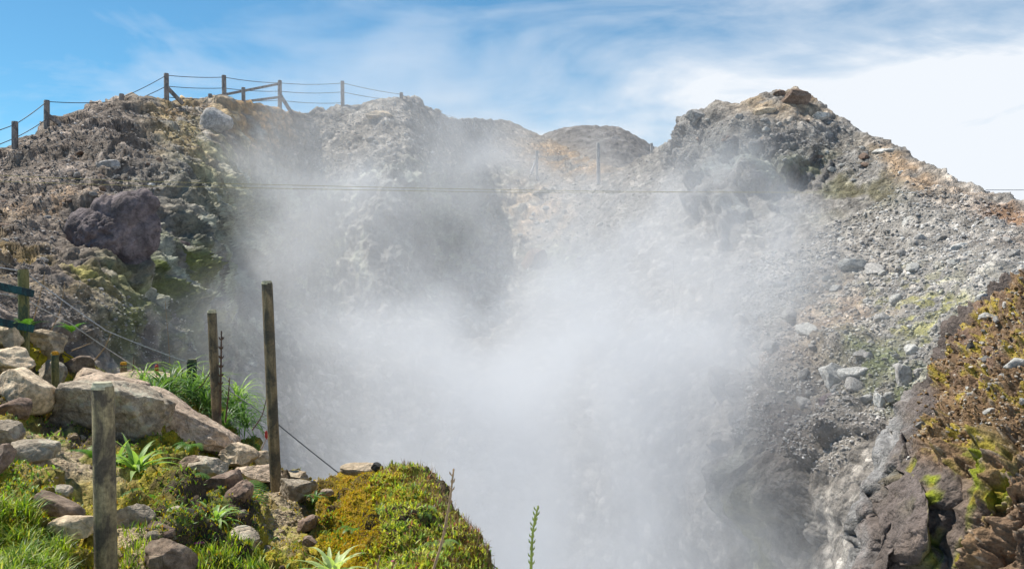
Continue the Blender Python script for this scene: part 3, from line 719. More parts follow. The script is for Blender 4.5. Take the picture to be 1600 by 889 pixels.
CB('boulder', 836, 408, 42, 42, 'rock_brown', 'squarish brown boulder in the gully bottom behind the steam', planes=7)
CB('boulder', 786, 412, 18, 14, 'rock_pale', 'pale stone left of the squarish boulder in the gully')
CB('boulder', 1242, 154, 50, 28, 'rock_brown', 'brown rock crowning the right hand peak', seed=31, strata=0.08)
CB('boulder', 1218, 148, 22, 16, 'rock_brown', 'small brown block on the left of the peak crown')
CB('boulder', 1195, 176, 40, 16, 'rock_tan', 'flat pale rock just below the peak crown')
CB('boulder', 1282, 182, 26, 14, 'rock_pale', 'light block right below the peak crown')
CB('boulder', 1095, 186, 50, 30, 'rock_scree', 'rounded rock shoulder on the left of the peak')
CB('boulder', 1382, 240, 38, 16, 'rock_pale', 'white flat boulder on the peak right flank', roll=5)
CB('boulder', 1410, 271, 14, 9, 'rock_pale', 'small white stone above the orange streak on the right flank')
CB('boulder', 1420, 348, 26, 22, 'rock_pale', 'pale boulder high on the right scree slope')
CB('boulder', 1432, 375, 36, 14, 'rock_scree', 'long grey slab on the right scree', roll=-35)
CB('boulder', 1498, 386, 30, 12, 'rock_pale', 'long pale stone on the right scree', roll=-20)
CB('boulder', 1232, 534, 56, 30, 'rock_scree', 'flat grey slab in thin steam on the right slope', roll=5)
CB('boulder', 1272, 540, 26, 26, 'rock_pale', 'white rock right of the flat grey slab', roll=-30)
CB('boulder', 1218, 580, 34, 36, 'rock_scree', 'grey block below the flat grey slab', roll=-20)
CB('boulder', 1302, 592, 46, 48, 'rock_pale', 'large white angular boulder on the right slope', roll=-25, planes=7, seed=52)
CB('boulder', 1306, 630, 52, 40, 'rock_lava', 'dark rounded boulder just under the large white boulder')
CB('boulder', 1336, 668, 56, 44, 'rock_scree', 'grey purple rounded boulder low on the right slope')
CB('boulder', 1425, 547, 26, 20, 'rock_pale', 'white rounded boulder left of the near outcrop')
CB('boulder', 1382, 514, 18, 15, 'rock_pale', 'pale round stone on the yellow mossy scree')
CB('boulder', 1388, 528, 18, 14, 'rock_scree', 'grey stone touching the pale round stone')
CB('boulder', 1412, 590, 24, 46, 'rock_scree', 'tall grey rock standing in a mossy hollow')
CB('boulder', 1436, 585, 18, 22, 'rock_scree', 'small grey block right of the tall hollow rock')
CB('boulder', 1374, 626, 16, 30, 'rock_pale', 'narrow upright pale stone low on the right slope')
CB('boulder', 1390, 622, 22, 20, 'rock_pale', 'squarish pale stone right of the narrow upright stone')
CB('boulder', 1440, 475, 20, 16, 'rock_scree', 'grey stone at the top of the yellow mossy scree')
CB('boulder', 1280, 726, 30, 26, 'rock_scree', 'grey stone in the shade low on the right slope')
CB('boulder', 1250, 440, 30, 18, 'rock_pale', 'pale slab half hidden in steam on the right slope')
CB('boulder', 1290, 440, 34, 14, 'rock_pale', 'pale long slab half hidden in steam', roll=-10)
# stones on the near outcrop
OB = lambda px, py, w, h, mat, label, **kw: boulder('stone', px, py, w, h, mat, label, 'stone', where='outcrop', sub=4, **kw)
OB(1540, 494, 28, 13, 'rock_pale', 'flat pale stone high on the near outcrop')
OB(1533, 466, 22, 14, 'rock_pale', 'white stone at the top of the near outcrop', roll=-20)
OB(1574, 477, 15, 12, 'rock_scree', 'blue grey stone right of the top white stone')
OB(1586, 570, 34, 22, 'rock_pale', 'largest white angular stone on the near outcrop', planes=7)
OB(1573, 590, 24, 14, 'rock_scree', 'grey flat stone below the largest white stone')
OB(1520, 543, 24, 17, 'rock_dark', 'dark stone in the middle of the near outcrop')
OB(1549, 618, 20, 11, 'rock_scree', 'grey oval stone on the ochre dirt')
OB(1516, 617, 10, 9, 'rock_scree', 'little dark round stone on the ochre dirt')
OB(1572, 625, 12, 11, 'rock_scree', 'round grey stone near the right edge of the ochre dirt')
OB(1597, 627, 10, 12, 'rock_pale', 'white stone cut by the right edge')
OB(1546, 643, 20, 10, 'rock_pale', 'long white stone in the ochre dirt', roll=-20)
OB(1422, 717, 14, 9, 'rock_pale', 'pale flat stone beside the lava lobes')
OB(1512, 606, 7, 6, 'rock_pale', 'tiny pale stone above the ochre dirt middle')

# loose rocks shared meshes: scree
tmpl = [rock_verts(200 + k, 3, 12, 0.07) for k in range(9)]
def loose(n, region, sizes, mats, label, group, cat='rock', name='rock', surf='crater'):
    firsts = {}
    made = 0; tries = 0
    while made < n and tries < n * 60:
        tries += 1
        px, py = region()
        if surf == 'crater':
            if py < np.interp(px, cx, ry) + 2: continue
            p, c, nn = on_crater(px, py); nv = nn
            if nv[2] < 0.02: continue
        elif surf == 'outcrop': p = on_outcrop(px, py); nv = np.array([0, -.5, .7])
        else: p, nv = on_fore(px, py)
        k = random.randrange(len(tmpl)); mk = random.choice(mats); key = (k, mk)
        s = random.uniform(*sizes) / F * p[1] / 2 * random.choice((0.7, 0.85, 1, 1, 1.3))
        if key not in firsts:
            o = mesh_from(name, tmpl[k][0], tmpl[k][1], M[mk], True); firsts[key] = o
        else:
            o = firsts[key].copy(); col.objects.link(o)
        o.name = name
        o.scale = (s * random.uniform(.8, 1.3), s * random.uniform(.8, 1.2), s * random.uniform(.5, .9))
        o.rotation_euler = (random.uniform(-.4, .4), random.uniform(-.5, .5), random.uniform(0, 6.3))
        o.location = p + np.array(nv) * s * 0.2
        tag(o, label, cat, group)
        made += 1
def gaus(cx_, cy_, sx, sy, lo=None):
    def f():
        return random.gauss(cx_, sx), random.gauss(cy_, sy)
    return f
def poly_region(pts):
    xs = [p[0] for p in pts]; ys = [p[1] for p in pts]
    def f():
        while True:
            x = random.uniform(min(xs), max(xs)); y = random.uniform(min(ys), max(ys)); c = False; j = len(pts) - 1
            for i in range(len(pts)):
                if (pts[i][1] > y) != (pts[j][1] > y) and x < (pts[j][0] - pts[i][0]) * (y - pts[i][1]) / (pts[j][1] - pts[i][1]) + pts[i][0]: c = not c
                j = i
            if c: return x, y
    return f
fgm_pos = poly_region([(-10, 560), (100, 600), (330, 680), (400, 740), (500, 770), (520, 850), (480, 889), (120, 889), (60, 780), (-10, 740)])
RS = poly_region([(1180, 470), (1430, 310), (1600, 350), (1600, 440), (1460, 560), (1400, 640), (1250, 700), (1180, 600)])
loose(105, RS, (6, 17), ['rock_scree', 'rock_scree', 'rock_pale'], 'loose grey rock among many on the right scree slope', 'loose rocks on the right scree slope')
loose(22, poly_region([(1200, 470), (1420, 400), (1440, 520), (1400, 620), (1290, 690), (1200, 600)]), (18, 36), ['rock_scree', 'rock_scree', 'rock_pale'], 'larger block half buried in the right scree slope', 'large blocks in the right scree slope')
loose(45, poly_region([(0, 300), (200, 200), (260, 300), (180, 330), (60, 460), (0, 480)]), (6, 16), ['rock_brown', 'rock_scree', 'rock_brown'], 'loose brown rock among many on the left mound', 'loose rocks on the left mound')
loose(28, poly_region([(100, 460), (230, 470), (260, 560), (150, 560)]), (4, 10), ['rock_pale', 'rock_scree'], 'loose grey stone among many below the lava boulder', 'loose stones below the lava boulder')
loose(30, poly_region([(820, 280), (960, 300), (930, 420), (800, 430)]), (5, 10), ['rock_scree', 'rock_pale'], 'loose grey rock among many in the gully', 'loose rocks in the gully')
loose(30, poly_region([(560, 190), (660, 190), (690, 260), (520, 270)]), (5, 10), ['rock_scree', 'rock_pale'], 'loose pale rock among many on the central mound', 'loose rocks on the central mound')
loose(36, poly_region([(1100, 190), (1300, 200), (1420, 290), (1340, 300), (1080, 230)]), (6, 13), ['rock_scree', 'rock_brown', 'rock_pale'], 'loose rock among many around the right hand peak', 'loose rocks around the peak')

loose(70, fgm_pos, (7, 20), ['rock_grey', 'rock_brown', 'rock_tan', 'rock_moss'], 'small foreground stone among many on the mossy slope', 'small stones on the foreground slope', 'stone', 'stone', 'fore')
loose(26, poly_region([(1500, 500), (1600, 440), (1600, 690), (1440, 690), (1460, 600)]), (5, 12), ['rock_scree', 'rock_brown', 'rock_dark'], 'small loose stone among many on the near outcrop', 'small stones on the near outcrop', 'stone', 'stone', 'outcrop')
# gravel: countless small stones, one object each area
def gravel(name, n, region, smin, smax, colf, surf, label):
    tm = []
    for k in range(8):
        r = np.random.default_rng(500 + k); V, Fc = ICO[1]
        V = V * (1 + r.uniform(-.28, .28, (len(V), 1))) * np.array([1, .85, .6]); tm.append(V)
    Fc = ICO[1][1]; nv = len(ICO[1][0])
    Vs, Fs, Cs = [], [], []; base_i = 0
    for _ in range(n):
        px, py = region()
        if surf == 'crater':
            if py < np.interp(px, cx, ry) + 1: continue
            p, c, nn = on_crater(px, py)
        elif surf == 'outcrop': p = on_outcrop(px, py); nn = np.array([-.2, -.6, .7]); c = None
        else: p, nn = on_fore(px, py); c = None
        s = (smin + (smax - smin) * random.random() ** 3) / F * p[1] / 2
        A = Matrix.Rotation(random.uniform(0, 6.28), 3, 'Z') @ Matrix.Rotation(random.uniform(-.8, .8), 3, 'X')
        V = tm[random.randrange(8)] @ np.array(A).T * s + p + nn * s * 0.25
        Vs.append(V); Fs.append(Fc + base_i); base_i += nv
        Cs.append(np.repeat(np.array(colf(c))[None], nv, 0))
    o = mesh_from(name, np.concatenate(Vs), np.concatenate(Fs), M['gravel'], False, np.clip(np.concatenate(Cs), .02, .8))
    tag(o, label, None, None, 'stuff')
def cg(lo=.7, hi=1.7):
    def f(c):
        k = random.uniform(lo, hi) if random.random() > .12 else random.uniform(1.7, 2.3)
        g = 0.27
        return (np.array(c) * 0.55 + 0.45 * g) * k
    return f
gravel('gravel', 15000, poly_region([(1150, 420), (1240, 380), (1430, 290), (1640, 350), (1640, 460), (1480, 560), (1420, 640), (1330, 760), (1180, 700)]), 2.2, 8, cg(), 'crater', 'loose grey gravel covering the right scree slope')
gravel('gravel', 7000, poly_region([(-20, 270), (110, 200), (330, 165), (300, 260), (240, 330), (110, 330), (60, 470), (250, 480), (270, 580), (80, 560), (-20, 500)]), 2.0, 6, cg(.6, 1.5), 'crater', 'brown gravel on the left mound')
gravel('gravel', 7000, poly_region([(500, 180), (660, 165), (800, 200), (960, 280), (1070, 200), (1300, 190), (1420, 260), (1400, 300), (1100, 230), (1000, 420), (900, 450), (780, 430), (860, 300), (740, 240), (560, 300), (430, 240)]), 1.6, 4.5, cg(.7, 1.6), 'crater', 'grey gravel on the gully and peak slopes')
def ochre(c):
    k = random.random()
    return np.array([0.19, 0.12, 0.06]) * random.uniform(.6, 1.5) if k < .7 else np.array([0.36, 0.32, 0.27]) * random.uniform(.7, 1.3)
gravel('gravel', 3600, poly_region([(1490, 530), (1600, 435), (1640, 440), (1640, 700), (1560, 690), (1480, 690), (1410, 700), (1430, 640)]), 2.0, 9, ochre, 'outcrop', 'small ochre and grey stones on the near outcrop')
def sand(c): return np.array([0.36, 0.28, 0.19]) * random.uniform(.6, 1.4)
gravel('gravel', 1700, lambda: random.choice([(random.gauss(105, 45), random.gauss(725, 18)), (random.gauss(440, 20), random.gauss(805, 20)), (random.gauss(220, 25), random.gauss(850, 16)), (random.gauss(425, 20), random.gauss(770, 8))]), 2.5, 9, sand, 'fore', 'tan gravel on the worn path')

# ------------------------------------------------------------------ tubes, posts, wires
def tube(points, radii, seg=10, cap=True, jitter=0.0, seed=0):
    P = np.array(points, float); n = len(P)
    R = np.full(n, radii, float) if np.isscalar(radii) else np.array(radii, float)
    T = np.gradient(P, axis=0); T /= np.linalg.norm(T, axis=1, keepdims=True) + 1e-9
    ref = np.array([0, 1, 0.]) if abs(T[0] @ np.array([0, 1, 0.])) < .9 else np.array([1., 0, 0])
    V = []
    r = np.random.default_rng(seed)
    ang = np.arange(seg) / seg * 2 * math.pi
    prof = 1 + jitter * r.uniform(-1, 1, seg)
    for k in range(n):
        a = np.cross(T[k], ref); a /= np.linalg.norm(a) + 1e-9; b = np.cross(T[k], a)
        V.append(P[k] + (np.cos(ang)[:, None] * a + np.sin(ang)[:, None] * b) * (R[k] * prof)[:, None])
    V = np.concatenate(V)
    Fc = []
    for k in range(n - 1):
        for s in range(seg):
            s2 = (s + 1) % seg
            Fc.append([k * seg + s, k * seg + s2, (k + 1) * seg + s2, (k + 1) * seg + s])
    if cap:
        for k, idx in ((0, 0), (n - 1, (n - 1) * seg)):
            c = len(V); V = np.vstack([V, P[k]])
            for s in range(seg):
                Fc.append([idx + s, idx + (s + 1) % seg, c, c])
    return V, np.array(Fc)

def obj_tube(name, pts, r, mat, parent=None, seg=8, smooth=True, **kw):
    V, Fc = tube(pts, r, seg, **kw)
    Fl = [list(dict.fromkeys(f)) for f in Fc.tolist()]
    me = bpy.data.meshes.new(name); me.from_pydata(V.tolist(), [], Fl); me.polygons.foreach_set('use_smooth', [smooth and len(f) == 4 for f in Fl]); me.materials.append(M[mat])
    o = bpy.data.objects.new(name, me); col.objects.link(o)
    if parent is not None:
        o.parent = parent; o.matrix_parent_inverse = Matrix.Translation(-Vector(parent.location))
    return o

def post(name, top, bot, d, r, mat, parent=None, capmat=None, label=None, cat=None, group=None, seed=0):
    """post with pixel top / bottom at depth d; goes on 0.3 m into the ground"""
    t = at(*top, d); b = at(*bot, d)
    ax = (b - t) / np.linalg.norm(b - t); b = b + ax * 0.35
    L = np.linalg.norm(b - t); n = 26
    s = np.r_[0, 0.012, 0.03, np.linspace(0.06, L, n)]
    R = r * (1 + 0.04 * s / L) ; R[0] = r * 0.86; R[1] = r * .97; 
    rr = np.random.default_rng(seed + 3)
    pts = t + ax * s[:, None] + np.stack([np.sin(s * 2.1 + seed) * r * .05, 0 * s, 0 * s], 1)
    root = bpy.data.objects.new(name, None)
    if capmat is None and parent is not None:
        root_o = obj_tube(name, pts, R, mat, parent, seg=18, jitter=.05, seed=seed); return root_o
    o = obj_tube(name, [p - b for p in pts], R, mat, None, seg=20, jitter=.05, seed=seed)
    o.location = b
    if capmat:
        cp = obj_tube('post_top', [(t - b) + np.array([0, 0, .012]), (t - b) + ax * .004, (t - b) + ax * .02], [r * .8, r * .95, r * 1.01], capmat, None, seg=20, jitter=.05, seed=seed)
        cp.parent = o
    tag(o, label, cat, group)
    return o

dn = 4.35
post('wooden_post', (160, 601), (166, 925), dn, 0.0525, 'post_near', None, 'top_grey', 'thick weathered wooden post with pale lichen nearest the camera', 'post', seed=1)
post('wooden_post', (417, 441), (432, 768), 7.7, 0.047, 'post', None, 'top_grey', 'tallest dark wooden post leaning left at the crater rim', 'post', seed=2)
post('wooden_post', (331, 486), (341, 696), 8.75, 0.045, 'post', None, 'top_grey', 'middle dark wooden post beside the long-leaved clump', 'post', seed=3)
post('wooden_post', (300, 563), (300, 606), 10.3, 0.055, 'post_teal', None, 'post_olive', 'short dark teal post stump on the crest behind the leaves', 'post', seed=4)
post('wooden_post', (86, 551), (87, 602), 8.6, 0.034, 'post_olive', None, 'top_lichen', 'short post stump with orange lichen top among the left boulders', 'post', seed=5)
post('wooden_post', (193, 567), (193, 590), 11.0, 0.04, 'post', None, 'top_lichen', 'tiny stump with orange lichen cap on the crest', 'post', seed=6)

# teal fence at the left edge
df_ = 9.3
fb = at(36, 528, df_)
fe = empty('wooden_fence', fb); tag(fe, 'teal painted two-rail wooden fence at the left edge', 'fence')
post('fence_post', (36, 421), (37, 528), df_, 0.052, 'post_olive', fe, seed=7)
def box_between(name, a, b, w, h, mat, parent):
    a = np.array(a); b = np.array(b); t = (b - a) / np.linalg.norm(b - a); up = np.array([0, 0, 1.]); s = np.cross(t, up); s /= np.linalg.norm(s); u = np.cross(s, t)
    V = []
    for q_ in (a, b):
        for i, j in ((-1, -1), (1, -1), (1, 1), (-1, 1)): V.append(q_ + s * i * w / 2 + u * j * h / 2)
    Fc = [[0, 1, 2, 3], [7, 6, 5, 4], [0, 4, 5, 1], [1, 5, 6, 2], [2, 6, 7, 3], [3, 7, 4, 0]]
    o = mesh_from(name, V, Fc, M[mat], False)
    bv = o.modifiers.new('bev', 'BEVEL'); bv.width = min(w, h) * .15; bv.segments = 2
    if parent is not None:
        o.parent = parent; o.matrix_parent_inverse = Matrix.Translation(-Vector(parent.location))
    return o
box_between('rail', at(-160, 412, 8.1), at(52, 459, 9.22), .04, .075, 'rail_teal', fe)
box_between('rail', at(-160, 470, 8.1), at(52, 514, 9.22), .04, .075, 'rail_teal', fe)
post('fence_post', (-140, 400), (-140, 520), 8.0, .05, 'post_olive', fe, seed=8)

def sagged(pts3, n=14, sag=0.0):
    out = []
    for a, b in zip(pts3[:-1], pts3[1:]):
        a = np.array(a); b = np.array(b)
        for k in range(n):
            t = k / n; p = a + (b - a) * t; p[2] -= sag * np.linalg.norm(b - a) * 4 * t * (1 - t) * .5; out.append(p)
    out.append(np.array(pts3[-1])); return out
def wire(name, pix, r, mat, label, cat='wire', sag=0.02, parent=None, group=None):
    o = obj_tube(name, sagged([at(*p) for p in pix], sag=sag), r, mat, parent, seg=6)
    if label: tag(o, label, cat, group)
    return o
wire('steel_wire', [(-80, 402, 8.6), (37, 424, 9.35), (165, 516, 9.7), (300, 568, 10.3)], .0065, 'wire', 'upper steel wire running from the teal fence down to the dark stump', 'wire')
wire('steel_wire', [(300, 568, 10.3), (425, 655, 9.0), (532, 741, 8.6)], .006, 'wire_dark', 'dark wire sloping behind the tall leaning post to the mossy knoll', 'wire', sag=.01)
wire('steel_wire', [(-80, 440, 8.6), (37, 466, 9.35), (110, 505, 10), (235, 587, 11.2)], .0065, 'wire', 'lower steel wire running from the teal fence down to the crest', 'wire')
wire('steel_wire', [(92, 548, 10.8), (135, 575, 11), (182, 606, 11.2)], .006, 'wire_dark', 'short dark wire end sloping behind the near post top', 'wire', sag=0)
wire('steel_wire', [(745, 860, 6.6), (766, 880, 6.9), (800, 905, 7.4)], .0055, 'wire_dark', 'dark wire end leaving the right foot of the mossy knoll', 'wire', sag=0)
wire('rope', [(-250, 262, 12), (200, 283, 17), (800, 297, 25), (1432, 303, 26.5)], .0042, 'rope', 'upper thin yellow rope stretched right across the crater', 'rope', sag=.002)
wire('rope', [(-250, 275, 12.2), (200, 290, 17.4), (800, 301, 25.3), (1428, 299, 26.7)], .0042, 'rope', 'lower thin yellow rope stretched right across the crater', 'rope', sag=.001)
wire('steel_wire', [(1540, 297, 30), (1800, 297, 30)], .012, 'wire', 'thin pale cable against the sky at the right edge', 'cable', sag=0)

# ridge fence
def dz(px, py): return float(Dc(np.array([px]), np.array([py]))[0])
rfb = at(260, 168, 33)
rf = empty('ridge_fence', rfb); tag(rf, 'long wood post and wire fence along the left ridge against blue sky', 'fence')
posts = [(23, 190, 252), (73, 157, 214), (190, 147, 168), (260, 115, 168), (350, 118, 158), (380, 137, 166), (328, 147, 158), (437, 126, 176), (535, 127, 168), (627, 145, 158)]
dd = {}
for i, (x, t, b) in enumerate(posts):
    d = dz(x, b) + (.5 if x in (350,) else 0); dd[x] = d
    post('fence_post', (x, t), (x + .5, b), d, .085 if x not in (380, 328) else .075, 'post_grey', rf, seed=20 + i)
def rb(name, a, b, w, h): return box_between(name, a, b, w, h, 'post_grey', rf)
rb('brace', at(75, 181, dd[73]), at(106, 202, dd[73] + .3), .12, .13); rb('brace', at(261, 137, dd[260]), at(286, 163, dd[260] + .3), .12, .13)
rb('brace', at(438, 149, dd[437]), at(457, 179, dd[437] + .3), .12, .13)
rb('rail', at(322, 154, dd[328]), at(438, 131, dd[437] - .1), .07, .10); rb('rail', at(352, 163, dd[350] - .3), at(438, 152, dd[437] - .1), .07, .10)
def rw(ps): obj_tube('wire', sagged([at(*p) for p in ps], sag=.03), .013, 'wire_dark', rf, seg=5)
rw([(-120, 240, 24), (23, 195, dd[23]), (73, 159, dd[73]), (190, 158, dd[190])]); rw([(-120, 268, 24), (23, 216, dd[23]), (73, 186, dd[73]), (190, 178 - 8, dd[190])])
rw([(23, 238, dd[23]), (73, 205, dd[73])])
rw([(190, 153, dd[190]), (260, 118, dd[260]), (350, 121, dd[350]), (437, 130, dd[437]), (535, 130, dd[535]), (627, 148, dd[627]), (712, 184, 50)])
rw([(190, 165, dd[190]), (260, 135, dd[260]), (350, 138, dd[350]), (437, 143, dd[437]), (535, 144, dd[535]), (600, 155, dd[627])]); rw([(225, 168, 32), (260, 152, dd[260]), (328, 155, dd[328]), (437, 157, dd[437]), (535, 161, dd[535])])
# posts in the gully and on far hill
for (x, t, b, d, r, lab) in [(740, 192, 221, 55, .10, 'short grey post high on the hill left of the gully'), (839, 236, 272, 48, .09, 'grey post with a leaning brace in the misty gully'), (935, 224, 278, 43.5, .11, 'tall double grey post in the middle of the misty gully'), (1018, 224, 246, 46, .09, 'faint grey post at the foot of the peak in mist')]:
    p_ = post('fence_post', (x, t), (x, b), d, r * .8, 'post_hazed', None, None, lab, 'post', 'fence posts in the gully', seed=x)
    if x == 839:
        e = box_between('brace', at(837, 250, d), at(829, 274, d - .3), .11, .11, 'post_hazed', None); e.parent = p_; e.matrix_parent_inverse = Matrix.Translation(-Vector(p_.location))
    if x == 935:
        e = box_between('side_post', at(939.5, 226, d), at(939.5, 280, d), .10, .10, 'post_hazed', None); e.parent = p_; e.matrix_parent_inverse = Matrix.Translation(-Vector(p_.location))

# ------------------------------------------------------------------ plants
def ribbon(base, dirx, length, width, lift, droop, nseg=9, twist=0.0):
    """curved strap leaf, V-shaped across; returns verts, quads"""
    dirx = np.array(dirx, float); dirx /= np.linalg.norm(dirx) + 1e-9
    side = np.cross(dirx, [0, 0, 1]); side /= np.linalg.norm(side) + 1e-9
    V = []; Fc = []
    p = np.array(base, float); ang = lift
    for k in range(nseg + 1):
        t = k / nseg
        w = width * (math.sin(math.pi * min(1, 0.18 + t * .82)) ** .7) * (1 - t ** 4) + 1e-4
        d = dirx * math.cos(ang) + np.array([0, 0, 1.]) * math.sin(ang); up = -dirx * math.sin(ang) + np.array([0, 0, 1.]) * math.cos(ang)
        V += [p - side * w / 2 + up * w * .18, p, p + side * w / 2 + up * w * .18]
        p = p + d * length / nseg; ang -= droop / nseg * (0.5 + t)
    for k in range(nseg):
        a = k * 3
        Fc += [[a, a + 1, a + 4, a + 3], [a + 1, a + 2, a + 5, a + 4]]
    return np.array(V), np.array(Fc)

def rosette(px, py, d, n, L, W, mat, label, cat='plant', name='rosette_plant', lift=(0.5, 1.4), droop=(1.2, 2.4), group=None, lean=(0, 0, 0)):
    c = at(px, py, d)
    Vs, Fs = [], []; b = 0
    for k in range(n):
        a = k * 2.39996 + random.uniform(-.2, .2)
        t = k / n
        v, f = ribbon((random.uniform(-.02, .02), random.uniform(-.02, .02), 0), (math.cos(a) + lean[0], math.sin(a) + lean[1], 0), L * random.uniform(.7, 1.1), W * random.uniform(.8, 1.1), lift[0] + (lift[1] - lift[0]) * t, random.uniform(*droop))
        Vs.append(v); Fs.append(f + b); b += len(v)
    o = mesh_from(name, np.concatenate(Vs), np.concatenate(Fs), M[mat], True); o.location = c
    tag(o, label, cat, group)
    return o
def dfo(px, py): return on_fore(px, py)[0][1]
for (px, py, n, L, W, m, lab) in [
    (262, 632, 70, .60, .024, 'leaf', 'large strap-leaved plant with red spike on the crest behind the pink slab'),
    (300, 632, 56, .52, .022, 'leaf', 'strap-leaved plant in front of the dark teal stump'),
    (225, 618, 44, .42, .02, 'leaf_pale', 'leftmost yellow green strap-leaved plant on the crest'),
    (322, 650, 50, .52, .022, 'leaf', 'strap-leaved plant just left of the middle post'),
    (362, 655, 50, .46, .022, 'leaf', 'strap-leaved plant just right of the middle post'),
    (385, 680, 46, .40, .02, 'leaf', 'drooping strap-leaved plant at the crest edge between the two tall posts'),
    (285, 612, 44, .55, .022, 'leaf_pale', 'upper strap-leaved plant just left of the dark teal stump'),
    (240, 640, 44, .50, .022, 'leaf', 'strap-leaved plant spilling over the top of the pink slab'),
    (318, 628, 44, .55, .022, 'leaf_pale', 'strap-leaved plant between the dark teal stump and the middle post'),
    (372, 640, 40, .50, .02, 'leaf_pale', 'topmost strap-leaved plant right of the middle post'),
    (378, 668, 40, .50, .02, 'leaf', 'strap-leaved plant hanging over the crater right of the middle post'),
    (352, 680, 40, .40, .02, 'leaf', 'low strap-leaved plant at the foot of the middle post')]:
    rosette(px, py - 12, dfo(px, py) - .1, int(n * 1.15), L * 1.12, W * .85, m, lab, group='strap-leaved plants on the crest', lift=(.1, 1.45), droop=(1.8, 3.2))
rosette(212, 738, 6.4, 26, .34, .04, 'leaf_pale', 'bright green wide-leaved rosette right of the near post', lift=(.3, 1.3), droop=(.8, 1.8))
rosette(182, 728, 6.5, 20, .30, .034, 'leaf_pale', 'second pale rosette partly behind the near post', lift=(.3, 1.3), droop=(.8, 1.8))
rosette(336, 818, 5.6, 26, .24, .028, 'leaf_pale', 'small pale rosette with curling thin leaves above the grass', lift=(.4, 1.4), droop=(1.5, 2.8))
rosette(520, 905, 4.6, 30, .28, .026, 'leaf_stripe', 'large cream striped rosette at the bottom edge', lift=(.4, 1.3), droop=(1.0, 2.0))
rosette(492, 783, 7.2, 9, .16, .022, 'leaf', 'little curled dark green seedling by the grey faceted boulder', lift=(.8, 1.4), droop=(2, 3.5))
rosette(395, 748, 7.9, 9, .28, .03, 'leaf_pale', 'small yellow green arching plant left of the tall post foot', lift=(.5, 1.0), droop=(1.5, 2.5))

def fern(px, py, d, dirx, L, mat, label, lift=.8, droop=2.0, fronds=1, spread=.5, pin=.28):
    c = at(px, py, d); Vs, Fs = [], []; b = 0
    for fr in range(fronds):
        a0 = math.atan2(dirx[1], dirx[0]) + (fr - (fronds - 1) / 2) * spread
        dx = np.array([math.cos(a0), math.sin(a0), 0]); side = np.cross(dx, [0, 0, 1.])
        p = np.zeros(3); ang = lift + random.uniform(-.2, .2); n = 22
        pts = []
        for k in range(n + 1):
            t = k / n; dvec = dx * math.cos(ang) + np.array([0, 0, 1.]) * math.sin(ang)
            pts.append((p.copy(), dvec, t)); p = p + dvec * L / n; ang -= droop / n
        for p0, dv, t in pts[2:]:
            up = np.cross(side, dv)
            ln = L * pin * math.sin(math.pi * (0.12 + .85 * (1 - (1 - t) ** 1.2) * .98)) * .9 + .006; ww = L / n * .62
            for sg in (-1, 1):
                sd = side * sg + dv * .35; sd = sd / np.linalg.norm(sd)
                q0 = p0; q1 = p0 + sd * ln * .5 + up * ln * .06; q2 = p0 + sd * ln - up * ln * .08
                Vs.append(np.array([q0 - dv * ww * .5, q0 + dv * ww * .5, q1 + dv * ww * .5, q1 - dv * ww * .5, q2 + dv * ww * .08, q2 - dv * ww * .08]))
                Fs.append(np.array([[0, 1, 2, 3], [3, 2, 4, 5]]) + b); b += 6
        for i in range(len(pts) - 1):
            a, bb = pts[i][0], pts[i + 1][0]; w = .003
            Vs.append(np.array([a - side * w, a + side * w, bb + side * w, bb - side * w])); Fs.append(np.array([[0, 1, 2, 3]]) + b); b += 4
    o = mesh_from('fern', np.concatenate(Vs), np.concatenate(Fs), M[mat], True); o.location = c
    return tag(o, label, 'fern')
fern(225, 762, 6.0, (-.4, -.6), .32, 'fern', 'green fern frond hanging below the wide-leaved rosette', .2, 1.6)
fern(385, 752, 7.0, (.35, -.9), .60, 'fern', 'long green fern frond arching down the dark rock', .3, 1.7)
fern(402, 790, 6.6, (.2, -.8), .38, 'fern_dry', 'dry orange fern frond beside the gravel path', .1, 1.4)
fern(318, 770, 6.3, (.3, -.7), .34, 'fern_dry', 'dry brown fern frond above the small curling rosette', .2, 1.6)
fern(245, 785, 5.9, (.1, -.9), .22, 'fern', 'low green fern tuft in the dark hollow', .9, 1.6, 4, .8)
fern(290, 750, 6.4, (.1, -.9), .24, 'fern', 'fern tuft hanging under the mossy rock edge', .9, 2.0, 5, .7)
fern(300, 700, 7.6, (-.2, -.9), .20, 'fern', 'small fern tuft near the slab lower edge', .9, 2.0, 4, .7)
fern(40, 520, 9.2, (0, -.9), .26, 'fern', 'leafy green tuft at the foot of the teal fence post', 1.2, 1.4, 7, .7)
fern(112, 520, 10.2, (.3, -.9), .22, 'fern', 'leafy tuft right of the layered tan boulder', 1.2, 1.4, 6, .7)
fern(75, 705, 6.5, (.2, -.9), .16, 'fern', 'small fern tuft on the mossy hollow left of the path', 1.1, 1.4, 6, .9)
fern(145, 718, 6.6, (-.2, -.9), .20, 'fern', 'green fern tuft under the huge grey boulder', 1.1, 1.5, 7, .9)
fern(555, 830, 6.0, (.3, -.9), .13, 'fern', 'fern tuft at the dark hollow in the knoll', .9, 1.6, 6, .6)
fern(600, 800, 6.1, (.2, -.9), .15, 'fern_pale', 'arching pale fern tuft on the middle of the knoll', .9, 1.8, 6, .6)
fern(655, 800, 5.9, (.4, -.8), .14, 'fern_pale', 'fern tuft on the right side of the knoll', .9, 1.8, 6, .6)
fern(690, 850, 5.6, (.4, -.8), .13, 'fern_pale', 'fern tuft on the lower right of the knoll', .9, 1.8, 6, .6)
fern(420, 752, 8.0, (.2, -.9), .14, 'fern', 'tiny fern tuft under the long tan boulder', .9, 1.4, 6, .8)

